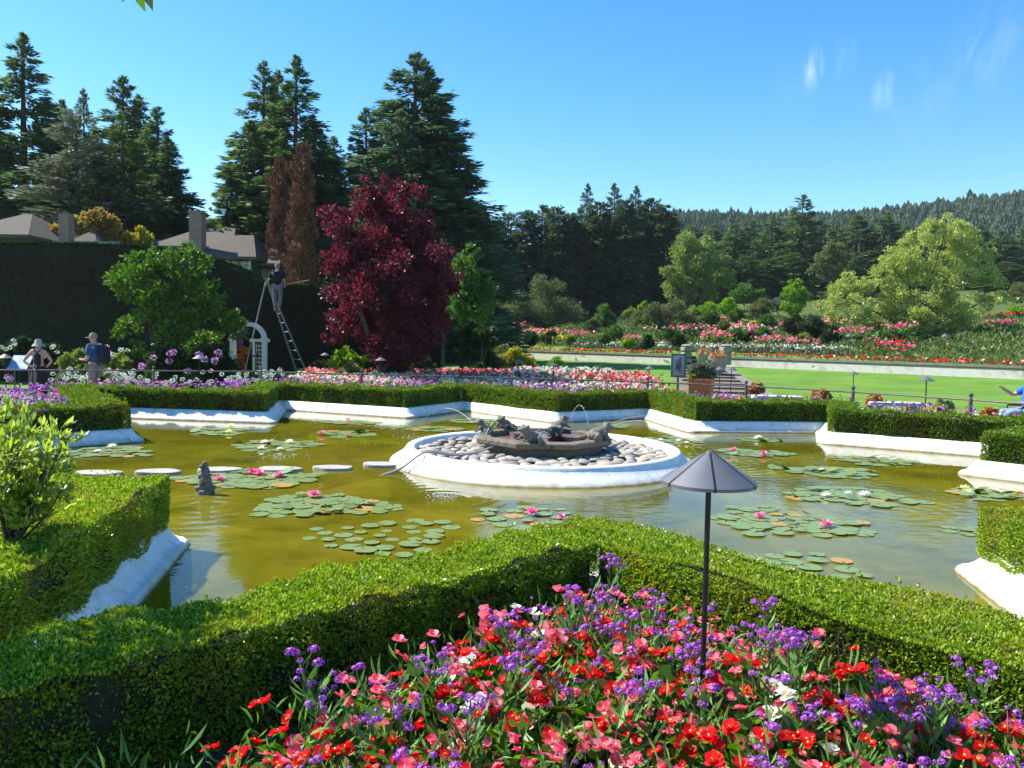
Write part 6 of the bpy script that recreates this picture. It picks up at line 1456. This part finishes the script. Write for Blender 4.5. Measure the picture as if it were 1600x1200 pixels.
# stone benches and bucket
for px, py, Y, w_, lb in ((1214, 621, 16.8, 1.0, 'low flat stone bench half hidden by flowers, left of the rail post'), (1398, 631, 16.2, 1.0, 'low flat stone bench half hidden by flowers, right of the rail post')):
    p = D(px, py, Y); root = empty('stone_bench', (p.x, Y, -.1), -.12); tag(root, lb, 'bench', 'low stone benches'); h = p.z + .1
    o = MB().box((0, 0, h), (w_, .4, .07)).build('seat', MT['conc'], root, smooth=False)
    for sx in (-1, 1): MB().box((sx * w_ * .35, 0, (h - .035) / 2), (.14, .32, h - .035)).build('leg', MT['conc'], root, smooth=False)
p = D(432, 578, 25.0); b = MB(); b.lathe([(.3, .0), (.33, .45), (.30, .58), (.24, .66), (.001, .68)], n=20); tag(b.build('waste_sack', surf('blue_grey_sack', (.10, .15, .24), (.14, .2, .3), 6, .6), None, (p.x, 25, -.1)), 'blue grey rounded sack beside the white arch in the hedge shade', 'sack')

# ================================================================ FLOWER STRIPS
def flower_strip(name, label, P, hz, cols, s, leafm, perleaf=3, lh=.3, hs=1):
    """P (n,2) plan points; z from ground list; cols: [(mat, weight)]"""
    n = len(P)
    if n == 0: return
    mats = [leafm] + [c for c, _ in cols]; Vs = []; Fi = []; Mi = []
    base = np.array([hz(x, y) for x, y in P]); h = lh * rng.uniform(.7, 1.15, n)
    nl_ = n * perleaf; id_ = rng.integers(0, n, nl_); q = np.stack([P[id_, 0] + rng.normal(0, s * 2, nl_), P[id_, 1] + rng.normal(0, s * 2, nl_), base[id_] + rng.random(nl_) * h[id_] * .95], 1)
    V = leafset(q, np.tile([0, 0, .8], (nl_, 1)), max(s * 1.8, .06), max(s * .7, .025), 1.0); Vs.append(V); Mi.append(np.zeros(nl_, int))
    wts = np.array([w_ for _, w_ in cols], float); wts /= wts.sum(); pick = rng.choice(len(cols), n, p=wts)
    for _ in range(4):
        N = rdir(n); N[:, 2] = np.abs(N[:, 2]); c = np.stack([P[:, 0], P[:, 1], base + h], 1); V = cards(c - N * s * .2, nrm(N), nrm(np.cross(N, rdir(n))), s, s * .9, .5); Vs.append(V); Mi.append(pick + 1)
    V = np.concatenate(Vs); me = np_mesh(name, V, quads(len(V)), midx=np.concatenate(Mi))
    for m_ in mats: me.materials.append(m_)
    tag(link(name, me), label, None, None, 'stuff')
def region(n, xr, yr, f):
    x = rng.uniform(*xr, n); y = rng.uniform(*yr, n); k_ = f(x, y); return np.stack([x[k_], y[k_]], 1)
fx = lambda x, y: .12
P = region(60000, (-11, 9.5), (12, 20.5), lambda x, y: (star_dist(x, y) > .88) & (star_dist(x, y) < 2.1 + .3 * np.sin(x * 2)) & (y < rail_y(x) - .15) & (x > -16))
P = P[rng.random(len(P)) < .17]
sel = rng.random(len(P)) < np.where(P[:, 0] < 3.5, 1, .55)
flower_strip('verbena_bed', 'purple verbena filling the far bed points', P[sel], fx, [(MT['purple'], 8), (MT['hyp'], 5), (MT['pink'], .4)], .05, MT['verb_leaf'], 3, .46)
P = region(30000, (-11, 9.5), (13, 20.5), lambda x, y: (star_dist(x, y) > 1.9) & (y < rail_y(x) - .1) & (x > -6))
flower_strip('begonia_bed', 'pink and white bedding flowers by the railing', P[rng.random(len(P)) < .20], fx, [(MT['pink'], 5), (MT['white'], 4), (MT['red'], 2)], .06, MT['mid'], 4, .36)
P = region(40000, (-8, 4.2), (18, 29), lambda x, y: (y > rail_y(x) + 1.8) & (y < rail_y(x) + 5.2 + 1.8 * smooth(-5, 3, x)) & (x > -6.6))
backz = lambda x, y: .13 + .05 * (y - float(rail_y(x)) - 1.8)
xx = P[:, 0]; keep = rng.random(len(P)) < .24; Pk = P[keep]
nearw = (Pk[:, 1] - rail_y(Pk[:, 0]) - 1.8) < 2.6 + .8 * np.sin(Pk[:, 0] * 1.3)
flower_strip('white_bed', 'white and pink bedding flowers behind the railing', Pk[nearw], backz, [(MT['white'], 6), (MT['pink'], 3), (MT['red'], .6), (MT['hyp'], 1)], .085, MT['mid'], 4, .30)
flower_strip('pink_bed', 'rose pink bedding flowers behind the white ones', Pk[~nearw], backz, [(MT['pink'], 7), (MT['red'], 1.5), (MT['white'], 1.5)], .085, MT['mid'], 4, .34)
P = region(26000, (3.2, 13), (11, 22.5), lambda x, y: (y > rail_y(x) + 1.4) & (y < rail_y(x) + 3.6) )
flower_strip('mixed_bed', 'red, pink and pale bedding flowers by the lawn at right', P[rng.random(len(P)) < .17], lambda x, y: -.1, [(MT['pink'], 3), (MT['red'], 3), (MT['white'], 2), (MT['hyp'], 3)], .07, MT['mid'], 5, .36 )
# tall white spires at the lawn corner
P = region(3000, (0, 5), (23, 30), lambda x, y: (np.abs((x - .2) / 3.2 + 0) < 1) & (y > 24) & (y < 27.5 + 0 * x) & (x > -.2 + (y - 24) * .05))
flower_strip('white_spires', 'tall white flowers in front of the ball shrubs', P, lambda x, y: -.1, [(MT['hyw'], 6), (MT['white'], 3), (MT['grey'], 3)], .10, MT['grey'], 3, .75)
# mounds of mixed flowers
for (px, py, r, Y, lb, cols) in ((1182, 605, 13, 17.9, 'mound of orange red and cream flowers right of the steps', 'o'), (1283, 617, 15, 17.0, 'mound of orange red and cream flowers between the stone benches', 'o'), (1367, 625, 12, 16.4, 'orange flower mound at the left end of the right bench', 'o'), (1474, 634, 16, 15.5, 'large cream and yellow flower mound left of the last rail post', 'c'), (1548, 645, 12, 15, 'low leafy red flower mound left of the wheelchair', 'o'), (1100, 600, 8, 21, 'small flower mound behind the orange planter', 'c')):
    m_ = leafmat('mound_bloom', [(.72, .12, .03), (.12, .24, .03), (.75, .70, .40), (.16, .28, .05), (.65, .05, .04)], .25) if cols == 'o' else leafmat('mound_bloom', [(.8, .78, .5), (.14, .26, .04), (.75, .70, .30), (.2, .3, .06), (.6, .2, .12)], .25)
    tree('flower_mound', lb, 'flowers', Y, px, [(px, py, r * .6), (px - r * .5, py + r * .3, r * .5), (px + r * .5, py + r * .3, r * .5), (px, py + r * .5, r * .6)], .055, .045, 2600, m_, .008, 'flower mounds by the railing', base_z=.0, clump=.45)
# terrace strips
P = region(40000, (-8, 32), (24, 62), lambda x, y: (y > wall_y(x) + .35) & (y < wall_y(x) + 1.5) & ~((x > 9.9) & (x < 12.0)))
flower_strip('red_strip', 'low red flowers along the top of the retaining wall', P[rng.random(len(P)) < .5], lambda x, y: .86, [(MT['red'], 8), (MT['pink'], 1), (MT['white'], .5)], .13, MT['mid'], 2, .22)
P = region(30000, (4, 19), (44, 66), lambda x, y: (y > wall_y(x) + 6.0) & (y < wall_y(x) + 7.6) & (x > 3.5 + 0 * y))
flower_strip('white_strip', 'row of low white flowers on the terrace', P[rng.random(len(P)) < .5], lambda x, y: float(terrace_z(x, y)), [(MT['white'], 6), (MT['grey'], 6)], .14, MT['grey'], 2, .4)
def patch(px, py, rx, ry, Y, cl, n, s=.16, lab=None, h=.5):
    p0 = D(px, py, Y); a_ = rx * Y / F; n = int(n * .36)
    P = np.stack([rng.normal(p0.x, a_ * .55, n), rng.normal(Y, 1.2, n)], 1); zc_ = p0.z; hz = ry * Y / F
    flower_strip('flower_patch', lab or 'bright flowers in the terrace bed', P, lambda x, y: max(gz(x, y), zc_ - h - .0) + random.uniform(-hz, hz) * .6, [(MT[c], w_) for c, w_ in cl], s, MT['mid'], 3, h)
pk = [('pink', 6), ('red', 1)]
for a_ in ((1120, 522, 20, 7, 53, [('lpink', 3), ('pink', 3)], 420), (1200, 529, 16, 6, 51, [('lpink', 3), ('pink', 3)], 380), (1232, 532, 8, 4, 50, [('lpink', 2)], 140), (1255, 533, 8, 3, 50, [('pink', 2)], 120), (1060, 512, 40, 6, 60, [('pink', 5), ('white', 2)], 520), (1170, 512, 50, 5, 60, [('pink', 5), ('white', 2)], 620), (985, 527, 12, 3, 56, [('lpink', 2)], 160),
   (905, 520, 14, 4, 58, [('lpink', 3), ('red', 1)], 220), (850, 517, 34, 5, 64, [('pink', 3)], 260), (800, 505, 24, 5, 70, [('pink', 2), ('red', 1)], 160), (875, 527, 14, 3, 57, [('yellow', 2)], 130), (1135, 508, 30, 4, 66, [('pink', 2), ('white', 1)], 260), (1165, 502, 14, 3, 68, [('yellow', 2)], 130), (1330, 515, 14, 5, 47, [('lpink', 3)], 150), (1400, 508, 8, 4, 46, [('lpink', 3)], 110),
   (1395, 540, 22, 8, 44, [('lpink', 2), ('red', 2)], 240), (1560, 503, 14, 4, 54, [('lpink', 3)], 180), (1560, 468, 8, 4, 70, [('yellow', 2)], 120), (1575, 490, 14, 2, 60, [('red', 2)], 110), (1295, 500, 40, 4, 56, [('pink', 2)], 160), (1095, 497, 40, 4, 70, [('pink', 3), ('white', 2)], 350), (1230, 505, 30, 4, 62, [('pink', 3), ('white', 1)], 300)):
    patch(*a_)
# general low planting on the terrace slope
P = region(170000, (-12, 45), (28, 90), lambda x, y: (y > wall_y(x) + 7.5 - 5 * smooth(16, 20, x)) & (y < wall_y(x) + 42)); n_ = len(P)
q = np.stack([P[:, 0], P[:, 1], terrace_z(P[:, 0], P[:, 1]) + rng.random(n_) * (.35 + .35 * np.sin(P[:, 0] * .9) * np.sin(P[:, 1] * .8))], 1)
V = leafset(q, np.tile([0, 0, .8], (n_, 1)), .24, .10, .9); tag(link('ground_cover', np_mesh('ground_cover', V, quads(len(V))), leafmat('ground_cover_leaf', [(.05, .10, .02), (.09, .15, .03), (.12, .18, .04), (.16, .18, .05)], .3)), 'low mixed planting of the terrace beds', None, None, 'stuff')

# ================================================================ AIR
hz_b = MB(); hz_b.box((0, 10, 58.5), (1440, 1440, 121)); m, nt, out = newmat('thin_air_haze')
pv = nd(nt, 'ShaderNodeVolumePrincipled', {'Color': (.80, .88, 1, 1), 'Density': .00016, 'Anisotropy': 0.0}); nt.links.new(pv.outputs[0], out.inputs['Volume'])
tag(hz_b.build('haze', m, None, None, 0, False), 'thin blue summer haze', None, None, 'stuff')
scene.cycles.volume_bounces = 0
